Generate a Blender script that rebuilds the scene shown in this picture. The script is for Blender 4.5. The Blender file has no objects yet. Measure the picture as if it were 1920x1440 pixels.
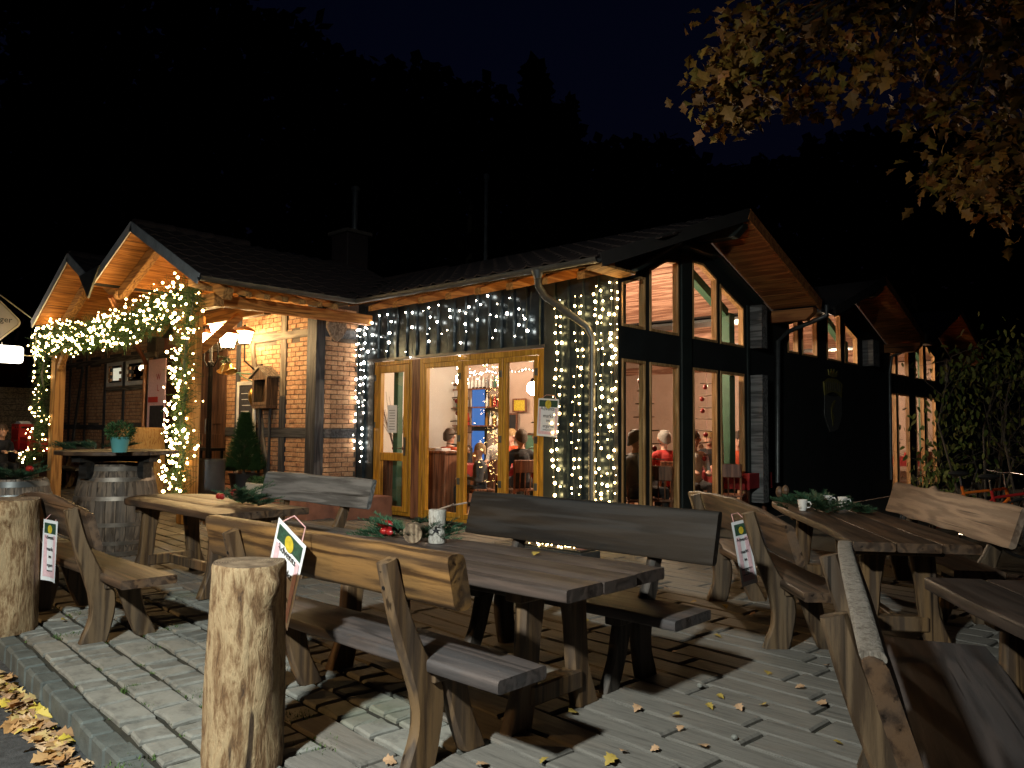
import bpy, bmesh, math, random
import numpy as np
from mathutils import Vector, Matrix, noise
RND = random.Random(7)
S = bpy.context.scene
C = S.collection
rad = math.radians

# ------------------------------------------------------------------ camera
CAM_H = 1.45
FPX, PITCH, ROLL, YAW = 1469.3, rad(3.286), rad(.487), rad(47.66)
_ax = np.array([math.sin(YAW), -math.cos(YAW), 0.]); _ay = np.array([math.cos(YAW), math.sin(YAW), 0.])
_fw = np.array([0, math.cos(PITCH), math.sin(PITCH)]); _r0 = np.array([1., 0, 0]); _u0 = np.cross(_r0, _fw)
_R = math.cos(ROLL)*_r0 + math.sin(ROLL)*_u0; _U = -math.sin(ROLL)*_r0 + math.cos(ROLL)*_u0
def _w(a): return np.array([a@_ax, a@_ay, a[2]])
RW, UW, FW = _w(_R), _w(_U), _w(_fw)
def bp(x, y, z=None, u=None, v=None, d=None):
    """photo pixel (1920x1440) to a point on the plane z=, u= (world x) or v= (world y), or at depth d"""
    r = FW + RW*(x-960)/FPX - UW*(y-720)/FPX
    c = np.array([0, 0, CAM_H])
    t = d if d is not None else (z-CAM_H)/r[2] if z is not None else u/r[0] if u is not None else v/r[1]
    return Vector(c + t*r)
cam = bpy.data.cameras.new('camera'); camo = bpy.data.objects.new('camera', cam); C.objects.link(camo)
cam.sensor_width = 36; cam.lens = 36*FPX/1920; cam.clip_start = .05; cam.clip_end = 900
camo.matrix_world = Matrix(((RW[0], UW[0], -FW[0], 0), (RW[1], UW[1], -FW[1], 0), (RW[2], UW[2], -FW[2], CAM_H), (0, 0, 0, 1)))
S.camera = camo
S.render.resolution_x, S.render.resolution_y = 1024, 768
# ------------------------------------------------------------------ world, moonlight, exposure
world = bpy.data.worlds.new('World'); S.world = world; world.use_nodes = True
wn = world.node_tree; bg = wn.nodes['Background']
sky = wn.nodes.new('ShaderNodeTexSky'); sky.sky_type = 'NISHITA'; sky.sun_disc = False
sky.sun_elevation = rad(-2); sky.sun_rotation = rad(150); sky.ozone_density = 4.0
wn.links.new(sky.outputs[0], bg.inputs[0]); bg.inputs[1].default_value = .03
moon = bpy.data.lights.new('moonlight', 'SUN'); moon.energy = .004; moon.angle = rad(.5); moon.color = (.8, .88, 1)
moono = bpy.data.objects.new('moonlight', moon); C.objects.link(moono); moono.rotation_euler = (rad(50), 0, rad(20))
S.view_settings.view_transform = 'Standard'; S.view_settings.look = 'None'; S.view_settings.gamma = 1; S.view_settings.exposure = 0
S.render.engine = 'CYCLES'
S.cycles.use_denoising = True; S.cycles.max_bounces = 6; S.cycles.diffuse_bounces = 3; S.cycles.glossy_bounces = 3
S.cycles.transparent_max_bounces = 12; S.cycles.sample_clamp_indirect = 4; S.cycles.caustics_reflective = False; S.cycles.caustics_refractive = False

# ------------------------------------------------------------------ materials
MATS = {}
def _new(name):
    m = bpy.data.materials.new(name); m.use_nodes = True; MATS[name] = m
    return m, m.node_tree, m.node_tree.nodes['Principled BSDF']
def N(nt, t, **kw):
    n = nt.nodes.new(t)
    for k, v in kw.items():
        if isinstance(k, str) and k in n.inputs: n.inputs[k].default_value = v
        else: setattr(n, k, v)
    return n
def coords(nt, scale=(1, 1, 1), rnd=True):
    tc = N(nt, 'ShaderNodeTexCoord'); mp = N(nt, 'ShaderNodeMapping'); mp.inputs['Scale'].default_value = scale
    src = tc.outputs['Object']
    if rnd:
        oi = N(nt, 'ShaderNodeObjectInfo'); mul = N(nt, 'ShaderNodeMath', operation='MULTIPLY'); mul.inputs[1].default_value = 37.
        nt.links.new(oi.outputs['Random'], mul.inputs[0])
        add = N(nt, 'ShaderNodeVectorMath', operation='ADD'); nt.links.new(src, add.inputs[0]); nt.links.new(mul.outputs[0], add.inputs[1]); src = add.outputs[0]
    nt.links.new(src, mp.inputs[0])
    return mp.outputs[0]
def ramp(nt, fac, stops):
    r = N(nt, 'ShaderNodeValToRGB'); cr = r.color_ramp
    while len(cr.elements) < len(stops): cr.elements.new(.5)
    for e, (p, c) in zip(cr.elements, stops): e.position = p; e.color = (*c, 1)
    nt.links.new(fac, r.inputs[0]); return r.outputs[0]
def plain(name, col, rough=.6, metal=0, var=.25, scale=6, bump=.15, spec=.5, coat=0, rnd=True, stretch=(1, 1, 1), dist=.01):
    """noisy base colour with fine relief"""
    m, nt, b = _new(name)
    co = coords(nt, tuple(scale*s for s in stretch), rnd)
    n = N(nt, 'ShaderNodeTexNoise', Scale=1., Detail=6., Roughness=.62); nt.links.new(co, n.inputs['Vector'])
    lo = tuple(c*(1-var) for c in col); hi = tuple(min(1, c*(1+var)) for c in col)
    nt.links.new(ramp(nt, n.outputs['Fac'], [(.3, lo), (.7, hi)]), b.inputs['Base Color'])
    b.inputs['Roughness'].default_value = rough; b.inputs['Metallic'].default_value = metal
    b.inputs['Specular IOR Level'].default_value = spec; b.inputs['Coat Weight'].default_value = coat
    if bump:
        n2 = N(nt, 'ShaderNodeTexNoise', Scale=4., Detail=8., Roughness=.7); nt.links.new(co, n2.inputs['Vector'])
        bm = N(nt, 'ShaderNodeBump', Strength=bump, Distance=dist); nt.links.new(n2.outputs['Fac'], bm.inputs['Height']); nt.links.new(bm.outputs[0], b.inputs['Normal'])
    return m
def wood(name, dark, light, axis=0, scale=1., rough=.65, bump=.35, weather=None, wamt=.5, crack=1.):
    """long grain along one axis, with a few growth rings and optional grey weathering"""
    m, nt, b = _new(name)
    st = [13*scale]*3; st[axis] = 1.0*scale
    co = coords(nt, tuple(st))
    n0 = N(nt, 'ShaderNodeTexNoise', Scale=.55, Detail=2.); nt.links.new(co, n0.inputs['Vector'])
    wv = N(nt, 'ShaderNodeMath', operation='MULTIPLY'); wv.inputs[1].default_value = 34.; nt.links.new(n0.outputs['Fac'], wv.inputs[0])
    sn = N(nt, 'ShaderNodeMath', operation='SINE'); nt.links.new(wv.outputs[0], sn.inputs[0])
    n1 = N(nt, 'ShaderNodeTexNoise', Scale=4., Detail=10., Roughness=.78); nt.links.new(co, n1.inputs['Vector'])
    mx = N(nt, 'ShaderNodeMath', operation='MULTIPLY_ADD'); mx.inputs[1].default_value = .19; nt.links.new(sn.outputs[0], mx.inputs[0]); nt.links.new(n1.outputs['Fac'], mx.inputs[2])
    col = ramp(nt, mx.outputs[0], [(.33, dark), (.5, tuple((a+c)/2 for a, c in zip(dark, light))), (.66, light)])
    if weather:
        n3 = N(nt, 'ShaderNodeTexNoise', Scale=.8, Detail=4.); nt.links.new(co, n3.inputs['Vector'])
        f = ramp(nt, n3.outputs['Fac'], [(.42-.15*wamt, (0, 0, 0)), (.62, (wamt,)*3)])
        mix = N(nt, 'ShaderNodeMix', data_type='RGBA'); nt.links.new(f, mix.inputs[0]); nt.links.new(col, mix.inputs[6]); mix.inputs[7].default_value = (*weather, 1); col = mix.outputs[2]
    st2 = [30*scale]*3; st2[axis] = .55*scale; nc = N(nt, 'ShaderNodeTexNoise', Scale=1., Detail=3., Roughness=.5); nt.links.new(coords(nt, tuple(st2)), nc.inputs['Vector'])
    ck = ramp(nt, nc.outputs['Fac'], [(.30, (.22, .20, .18)), (.36, (1, 1, 1))])
    mc = N(nt, 'ShaderNodeMix', data_type='RGBA', blend_type='MULTIPLY'); mc.inputs[0].default_value = crack; nt.links.new(col, mc.inputs[6]); nt.links.new(ck, mc.inputs[7]); col = mc.outputs[2]
    nt.links.new(col, b.inputs['Base Color'])
    b.inputs['Roughness'].default_value = rough; b.inputs['Specular IOR Level'].default_value = .3
    bm = N(nt, 'ShaderNodeBump', Strength=bump, Distance=.006); nt.links.new(mx.outputs[0], bm.inputs['Height']); nt.links.new(bm.outputs[0], b.inputs['Normal'])
    return m
def emit(name, col, strength, base=(.8, .8, .8)):
    m, nt, b = _new(name)
    b.inputs['Base Color'].default_value = (*base, 1); b.inputs['Emission Color'].default_value = (*col, 1); b.inputs['Emission Strength'].default_value = strength
    return m
def glass(name, tint=(.95, .97, .95), refl=.0):
    m, nt, b = _new(name); nt.nodes.remove(b)
    out = nt.nodes['Material Output']
    t = N(nt, 'ShaderNodeBsdfTransparent'); t.inputs[0].default_value = (*tint, 1)
    g = N(nt, 'ShaderNodeBsdfGlossy'); g.inputs['Roughness'].default_value = .02
    lw = N(nt, 'ShaderNodeLayerWeight'); lw.inputs[0].default_value = .5
    pw = N(nt, 'ShaderNodeMath', operation='POWER'); pw.inputs[1].default_value = 4.; nt.links.new(lw.outputs['Facing'], pw.inputs[0])
    f = N(nt, 'ShaderNodeMath', operation='MULTIPLY_ADD'); f.inputs[1].default_value = .7; f.inputs[2].default_value = .035; nt.links.new(pw.outputs[0], f.inputs[0])
    mx = N(nt, 'ShaderNodeMixShader'); nt.links.new(f.outputs[0], mx.inputs[0]); nt.links.new(t.outputs[0], mx.inputs[1]); nt.links.new(g.outputs[0], mx.inputs[2])
    nt.links.new(mx.outputs[0], out.inputs[0]); return m
def leafmat(name, cols, rough=.65, spec=.3):
    m, nt, b = _new(name)
    g = N(nt, 'ShaderNodeNewGeometry')
    nt.links.new(ramp(nt, g.outputs['Random Per Island'], [(i/(len(cols)-1)*.96+.02, c) for i, c in enumerate(cols)]), b.inputs['Base Color'])
    b.inputs['Roughness'].default_value = rough; b.inputs['Specular IOR Level'].default_value = spec
    return m

wood('oak_warm', (.045, .021, .008), (.24, .125, .042), 0, 1., rough=.45, weather=(.065, .042, .026), wamt=.8)
wood('oak_warm_z', (.05, .026, .011), (.17, .098, .042), 2, 1., rough=.55, weather=(.08, .062, .05), wamt=.5)
wood('oak_brown', (.03, .016, .009), (.115, .066, .036), 0, 1., rough=.5, weather=(.085, .062, .048), wamt=.5)
wood('oak_grey', (.055, .053, .052), (.20, .195, .19), 0, 1., weather=(.22, .22, .22), wamt=.4)
wood('oak_grey_z', (.04, .024, .013), (.13, .085, .047), 2, 1., rough=.5, weather=(.085, .07, .056), wamt=.4)
wood('oak_dark', (.004, .0045, .005), (.017, .018, .019), 0, 1., rough=.6, weather=(.045, .028, .014), wamt=.3)
wood('oak_dark_z', (.02, .016, .013), (.06, .048, .04), 2, 1.)
wood('table_brown', (.026, .018, .015), (.085, .06, .05), 0, 1., rough=.5, weather=(.07, .057, .052), wamt=.6)
wood('table_dark', (.025, .016, .012), (.065, .043, .033), 0, 1., rough=.5, weather=(.06, .045, .038), wamt=.5)
wood('seat_brown', (.03, .022, .019), (.095, .072, .064), 0, 1., rough=.55, weather=(.075, .07, .072), wamt=.65)
wood('oak_pale', (.13, .085, .058), (.30, .22, .16), 0, 1., weather=(.24, .19, .15), wamt=.5)
wood('ochre_frame', (.36, .165, .016), (.56, .28, .032), 2, 1.3, rough=.4, bump=.1)
wood('window_pine', (.36, .19, .07), (.58, .34, .15), 2, 1.3, rough=.45, bump=.1)
wood('porch_wood', (.28, .105, .022), (.52, .225, .058), 1, 1., rough=.6, bump=.2)
wood('porch_wood_x', (.24, .12, .04), (.46, .25, .09), 0, 1., rough=.6, bump=.2)
wood('porch_wood_z', (.24, .12, .04), (.46, .25, .09), 2, 1., rough=.6, bump=.2)
wood('soffit_board', (.26, .085, .025), (.46, .18, .055), 0, .8, rough=.6, bump=.2)
wood('ceiling_board', (.24, .115, .075), (.52, .30, .21), 0, .8, rough=.6, bump=.2)
wood('beam_grey', (.07, .055, .04), (.2, .17, .13), 2, 1., rough=.7)
wood('beam_grey_x', (.07, .055, .04), (.2, .17, .13), 0, 1., rough=.7)
wood('beam_dark', (.022, .024, .03), (.06, .062, .07), 2, 1., rough=.6)
wood('beam_dark_x', (.022, .024, .03), (.06, .062, .07), 0, 1., rough=.6)
wood('door_brown', (.045, .02, .012), (.11, .055, .03), 2, 1.2, rough=.5)
wood('box_brown', (.045, .026, .015), (.12, .072, .042), 2, 1.5, rough=.6)
wood('barrel_wood', (.055, .038, .026), (.20, .145, .10), 2, 1.2, rough=.6, weather=(.12, .10, .085), wamt=.6)
wood('fence_wood', (.10, .08, .055), (.22, .18, .13), 0, 1., rough=.7)
wood('counter_wood', (.12, .045, .025), (.26, .11, .06), 2, 1., rough=.45)
wood('stick_wood', (.09, .06, .045), (.25, .18, .13), 0, 2., rough=.8)
plain('metal_clad', (.030, .046, .058), .30, .65, var=.35, scale=2.2, bump=.12, stretch=(1, 1, 4), dist=.02)
plain('dark_wall', (.012, .014, .014), .6, 0, var=.3, scale=3)
plain('dark_post', (.016, .022, .020), .5, 0, var=.3, scale=3)
plain('zinc', (.10, .105, .105), .42, .6, var=.3, scale=5, bump=.05)
plain('verge_zinc', (.36, .38, .40), .5, 0, var=.3, scale=5, bump=.05)
plain('copper_pipe', (.42, .19, .09), .4, .8, var=.25, scale=5, bump=.05)
plain('iron_black', (.012, .012, .013), .5, .6, var=.3, scale=12)
plain('hoop_steel', (.22, .19, .16), .5, .7, var=.35, scale=7, bump=.1)
plain('roof_tile', (.026, .015, .013), .75, 0, var=.5, scale=7, bump=.4)
plain('roof_under', (.02, .016, .014), .9)
plain('white_trim', (.55, .54, .52), .6, 0, var=.2, scale=6)
plain('plaster', (.50, .36, .29), .8, 0, var=.08, scale=2)
plain('plaster_white', (.72, .68, .63), .8, 0, var=.06, scale=2)
plain('interior_floor', (.30, .17, .10), .45, 0, var=.25, scale=3)
plain('mortar', (.075, .06, .048), .9, 0, var=.25, scale=20, bump=.4, rnd=False)
plain('platform_tile', (.30, .13, .085), .7, 0, var=.25, scale=5)
plain('green_post', (.05, .13, .075), .6, 0, var=.2, scale=4)
plain('red_cloth', (.24, .010, .011), .8, 0, var=.2, scale=8)
plain('red_plastic', (.50, .016, .014), .4, 0, var=.12, scale=6, bump=.03)
plain('red_bauble', (.26, .008, .010), .3, 0, var=.15, scale=5, bump=0, coat=.5)
plain('white_bauble', (.75, .62, .60), .3, 0, var=.1, scale=5, bump=0)
plain('gold', (.62, .36, .10), .28, .95, var=.2, scale=5, bump=.03)
plain('ceramic', (.74, .72, .69), .25, 0, var=.05, scale=5, bump=0, coat=.3)
plain('teal_pot', (.09, .30, .31), .4, 0, var=.12, scale=6, bump=.02)
plain('black_pot', (.02, .02, .022), .5, 0, var=.2, scale=6)
plain('bin_metal', (.085, .09, .10), .45, .4, var=.2, scale=5)
plain('paper', (.74, .74, .76), .7, 0, var=.05, scale=5, bump=0)
plain('poster_pink', (.70, .46, .50), .7, 0, var=.15, scale=40, bump=0)
plain('ink', (.02, .022, .025), .7, 0, var=.1, bump=0)
plain('ink_red', (.45, .03, .02), .7, 0, var=.1, bump=0)
plain('poster_green', (.02, .06, .035), .7, 0, var=.7, scale=60, bump=0)
plain('poster_gold', (.55, .42, .03), .6, 0, var=.3, scale=30, bump=0)
plain('chalkboard', (.022, .022, .028), .8, 0, var=.5, scale=12)
plain('chalk', (.5, .5, .5), .9, 0, var=.1)
plain('sign_face', (.36, .35, .34), .5, 0, var=.08, scale=3, bump=0)
plain('sign_brown', (.14, .07, .04), .5, 0, var=.15, scale=5)
plain('sign_rim', (.50, .46, .37), .45, .3, var=.15, scale=5)
plain('crest_gold', (.24, .21, .06), .5, .4, var=.3, scale=20)
plain('crest_grey', (.11, .11, .10), .5, .3, var=.3, scale=20)
plain('skin', (.58, .33, .24), .55, 0, var=.08, scale=10, bump=.03)
plain('cloth_navy', (.012, .014, .022), .85, 0, var=.3, scale=10)
plain('cloth_red', (.38, .02, .018), .8, 0, var=.2, scale=10)
plain('cloth_orange', (.55, .075, .018), .7, 0, var=.2, scale=10)
plain('cloth_grey', (.10, .10, .11), .85, 0, var=.25, scale=10)
plain('cloth_green', (.08, .17, .11), .85, 0, var=.25, scale=10)
plain('cloth_white', (.66, .63, .60), .8, 0, var=.1, scale=10)
plain('cloth_dark', (.02, .018, .02), .85, 0, var=.25, scale=10)
plain('hair_brown', (.06, .035, .02), .6, 0, var=.3, scale=40, bump=.5)
plain('hair_grey', (.25, .23, .21), .6, 0, var=.3, scale=40, bump=.5)
plain('hair_blond', (.28, .17, .07), .6, 0, var=.3, scale=40, bump=.5)
plain('twine', (.60, .33, .32), .8, 0, var=.3, scale=60)
plain('wire', (.05, .06, .05), .6, 0, var=.2)
plain('bike_orange', (.75, .17, .02), .3, .2, var=.08, bump=0, coat=.5)
plain('bike_red', (.55, .03, .03), .3, .2, var=.08, bump=0, coat=.5)
plain('rubber', (.012, .012, .012), .7, 0, var=.2)
plain('chrome', (.6, .6, .6), .2, 1, var=.1, bump=0)
plain('kerb_stone', (.075, .085, .08), .8, 0, var=.35, scale=9, bump=.6)
plain('soil', (.022, .02, .012), .95, 0, var=.5, scale=8, bump=.6, rnd=False)
plain('candle', (.5, .05, .04), .5, 0, var=.1)
plain('gnome_red', (.45, .03, .03), .7, 0, var=.2, scale=12)
glass('window_glass'); glass('lantern_clear', (.98, .95, .88))
emit('bulb_warm', (1, .64, .24), 42); emit('bulb_cool', (1, .86, .70), 42)
emit('lantern_glow', (1, .66, .30), 130); emit('shade_glow', (1, .78, .52), 9); emit('lightbox', (1, .93, .78), 5)
emit('globe_glow', (1, .74, .52), 170); emit('globe_fill', (1, .72, .50), 720); emit('glowing_blind', (1, .92, .72), .9); emit('screen_blue', (.04, .25, .9), .55, (.02, .05, .1)); emit('street_glass', (.92, 1, .93), 30); emit('sodium_glass', (1, .55, .18), 30)
leafmat('fir', [(.018, .05, .024), (.032, .085, .04), (.05, .12, .06), (.026, .07, .045)])
leafmat('garland_green', [(.012, .04, .012), (.026, .07, .02), (.045, .10, .03)])
leafmat('spruce_green', [(.014, .045, .015), (.03, .08, .022), (.05, .11, .035)])
leafmat('oak_leaf', [(.10, .048, .010), (.15, .072, .011), (.185, .10, .015), (.11, .09, .016), (.175, .068, .016), (.075, .039, .011)])
leafmat('dry_leaf', [(.30, .15, .05), (.42, .25, .11), (.24, .13, .07), (.48, .33, .2), (.50, .38, .05)])
leafmat('yellow_leaf', [(.34, .27, .05), (.32, .20, .05)])
leafmat('brown_leaf', [(.36, .18, .06), (.45, .30, .2)])
leafmat('hedge_leaf', [(.05, .08, .012), (.09, .11, .02), (.13, .14, .03), (.05, .045, .015)])
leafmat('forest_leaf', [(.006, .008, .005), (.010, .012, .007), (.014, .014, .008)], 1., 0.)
leafmat('grass', [(.03, .07, .012), (.06, .11, .02)])

def bark(name, c0, c1, c2, sc=1., cracks=False):
    m, nt, b = _new(name)
    co = coords(nt, (9*sc, 9*sc, 2.2*sc))
    n = N(nt, 'ShaderNodeTexNoise', Scale=1.4, Detail=9., Roughness=.68, Distortion=.6); nt.links.new(co, n.inputs['Vector'])
    co2 = coords(nt, (26*sc, 26*sc, 7*sc)); n2 = N(nt, 'ShaderNodeTexNoise', Scale=1.3, Detail=6., Roughness=.7, Distortion=.4); nt.links.new(co2, n2.inputs['Vector'])
    av = N(nt, 'ShaderNodeMath', operation='MULTIPLY_ADD'); av.inputs[1].default_value = .75; nt.links.new(n2.outputs['Fac'], av.inputs[0]); nt.links.new(n.outputs['Fac'], av.inputs[2])
    col = ramp(nt, av.outputs[0], [(.60, c0), (.78, c1), (.97, c2), (1., tuple(c*.8 for c in c2))])
    if cracks:
        n3 = N(nt, 'ShaderNodeTexNoise', Scale=1., Detail=3.); nt.links.new(coords(nt, (17, 17, .9)), n3.inputs['Vector'])
        mc = N(nt, 'ShaderNodeMix', data_type='RGBA', blend_type='MULTIPLY'); mc.inputs[0].default_value = 1.; nt.links.new(col, mc.inputs[6]); nt.links.new(ramp(nt, n3.outputs['Fac'], [(.33, (.12, .09, .06)), (.38, (1, 1, 1))]), mc.inputs[7]); col = mc.outputs[2]
    nt.links.new(col, b.inputs['Base Color'])
    b.inputs['Roughness'].default_value = .8
    bm = N(nt, 'ShaderNodeBump', Strength=.8, Distance=.02); nt.links.new(av.outputs[0], bm.inputs['Height']); nt.links.new(bm.outputs[0], b.inputs['Normal'])
bark('peeled_log', (.03, .014, .006), (.15, .08, .033), (.36, .255, .14), 1.3, True)
def ring_end():
    m, nt, b = _new('log_end'); tc = N(nt, 'ShaderNodeTexCoord'); sx = N(nt, 'ShaderNodeSeparateXYZ'); n0 = N(nt, 'ShaderNodeTexNoise', Scale=5., Detail=4.); nt.links.new(tc.outputs['Object'], n0.inputs['Vector'])
    mp = N(nt, 'ShaderNodeVectorMath', operation='MULTIPLY'); mp.inputs[1].default_value = (1, 1, 0); nt.links.new(tc.outputs['Object'], mp.inputs[0]); ln = N(nt, 'ShaderNodeVectorMath', operation='LENGTH'); nt.links.new(mp.outputs[0], ln.inputs[0])
    ad = N(nt, 'ShaderNodeMath', operation='MULTIPLY_ADD'); ad.inputs[1].default_value = .035; nt.links.new(n0.outputs['Fac'], ad.inputs[0]); nt.links.new(ln.outputs['Value'], ad.inputs[2])
    mu = N(nt, 'ShaderNodeMath', operation='MULTIPLY'); mu.inputs[1].default_value = 560.; nt.links.new(ad.outputs[0], mu.inputs[0]); sn = N(nt, 'ShaderNodeMath', operation='SINE'); nt.links.new(mu.outputs[0], sn.inputs[0])
    n2 = N(nt, 'ShaderNodeTexNoise', Scale=14., Detail=7., Roughness=.7); nt.links.new(tc.outputs['Object'], n2.inputs['Vector']); a2 = N(nt, 'ShaderNodeMath', operation='MULTIPLY_ADD'); a2.inputs[1].default_value = .10; nt.links.new(sn.outputs[0], a2.inputs[0]); nt.links.new(n2.outputs['Fac'], a2.inputs[2])
    nt.links.new(ramp(nt, a2.outputs[0], [(.32, (.045, .028, .016)), (.5, (.15, .10, .06)), (.68, (.27, .20, .13))]), b.inputs['Base Color']); b.inputs['Roughness'].default_value = .85
    bm = N(nt, 'ShaderNodeBump', Strength=.6, Distance=.008); nt.links.new(a2.outputs[0], bm.inputs['Height']); nt.links.new(bm.outputs[0], b.inputs['Normal'])
ring_end()
bark('birch_bark', (.06, .05, .045), (.32, .29, .25), (.55, .52, .47), 4.)
bark('tree_bark', (.02, .015, .01), (.06, .045, .03), (.10, .08, .06))
bark('edge_bark', (.08, .06, .05), (.19, .16, .13), (.32, .28, .24), 3.)
bark('stump_gold', (.16, .075, .02), (.36, .20, .06), (.50, .32, .12), 1.6)

def stone_material(name, base, moss=.35, gy=17, relief=.008):
    m, nt, b = _new(name)
    tc = N(nt, 'ShaderNodeNewGeometry')
    mp = N(nt, 'ShaderNodeMapping'); mp.inputs['Rotation'].default_value = (0, 0, rad(5)); mp.inputs['Scale'].default_value = (1.6 if gy > 9 else 4, gy, 6); nt.links.new(tc.outputs['Position'], mp.inputs[0])
    n = N(nt, 'ShaderNodeTexNoise', Scale=2., Detail=9., Roughness=.7); nt.links.new(mp.outputs[0], n.inputs['Vector'])
    n2 = N(nt, 'ShaderNodeTexNoise', Scale=1.3, Detail=5.); nt.links.new(tc.outputs['Position'], n2.inputs['Vector'])
    oi = N(nt, 'ShaderNodeNewGeometry')
    col = ramp(nt, n.outputs['Fac'], [(.32, tuple(c*.55 for c in base)), (.5, base), (.75, tuple(c*1.25 for c in base))])
    hs = N(nt, 'ShaderNodeHueSaturation'); nt.links.new(col, hs.inputs['Color'])
    rr = N(nt, 'ShaderNodeMapRange'); rr.inputs[3].default_value = .72; rr.inputs[4].default_value = 1.2; nt.links.new(oi.outputs['Random Per Island'], rr.inputs[0]); nt.links.new(rr.outputs[0], hs.inputs['Value'])
    f = ramp(nt, n2.outputs['Fac'], [(.55, (0, 0, 0)), (.72, (moss,)*3)])
    mix = N(nt, 'ShaderNodeMix', data_type='RGBA'); nt.links.new(f, mix.inputs[0]); nt.links.new(hs.outputs[0], mix.inputs[6]); mix.inputs[7].default_value = (base[0]*.62, base[1]*.72, base[2]*.5, 1)
    nt.links.new(mix.outputs[2], b.inputs['Base Color']); b.inputs['Roughness'].default_value = .78
    bm = N(nt, 'ShaderNodeBump', Strength=.7, Distance=relief); nt.links.new(n.outputs['Fac'], bm.inputs['Height']); nt.links.new(bm.outputs[0], b.inputs['Normal'])
    return m
stone_material('paver', (.185, .182, .162), .6, 5, .006); stone_material('plank_paver', (.138, .126, .110), .2)
def brick_material():
    m, nt, b = _new('brick')
    oi = N(nt, 'ShaderNodeNewGeometry')
    g = N(nt, 'ShaderNodeNewGeometry'); n = N(nt, 'ShaderNodeTexNoise', Scale=30., Detail=6.); nt.links.new(g.outputs['Position'], n.inputs['Vector'])
    v3 = N(nt, 'ShaderNodeTexWhiteNoise', noise_dimensions='3D'); sn = N(nt, 'ShaderNodeVectorMath', operation='SNAP'); sn.inputs[1].default_value = (.125, .3, .0832)
    nt.links.new(g.outputs['Position'], sn.inputs[0]); nt.links.new(sn.outputs[0], v3.inputs[0])
    ad = N(nt, 'ShaderNodeMath', operation='MULTIPLY_ADD'); ad.inputs[1].default_value = .35; nt.links.new(v3.outputs[0], ad.inputs[0]); nt.links.new(n.outputs['Fac'], ad.inputs[2])
    nt.links.new(ramp(nt, ad.outputs[0], [(.4, (.24, .115, .06)), (.65, (.37, .20, .105)), (.9, (.46, .28, .16))]), b.inputs['Base Color'])
    b.inputs['Roughness'].default_value = .85
    bm = N(nt, 'ShaderNodeBump', Strength=.4, Distance=.006); nt.links.new(n.outputs['Fac'], bm.inputs['Height']); nt.links.new(bm.outputs[0], b.inputs['Normal'])
brick_material()
plain('asphalt', (.045, .046, .048), .85, 0, var=.5, scale=30, bump=.8, rnd=False)
plain('earth', (.03, .028, .018), .95, 0, var=.4, scale=2, bump=.5, rnd=False)

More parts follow.
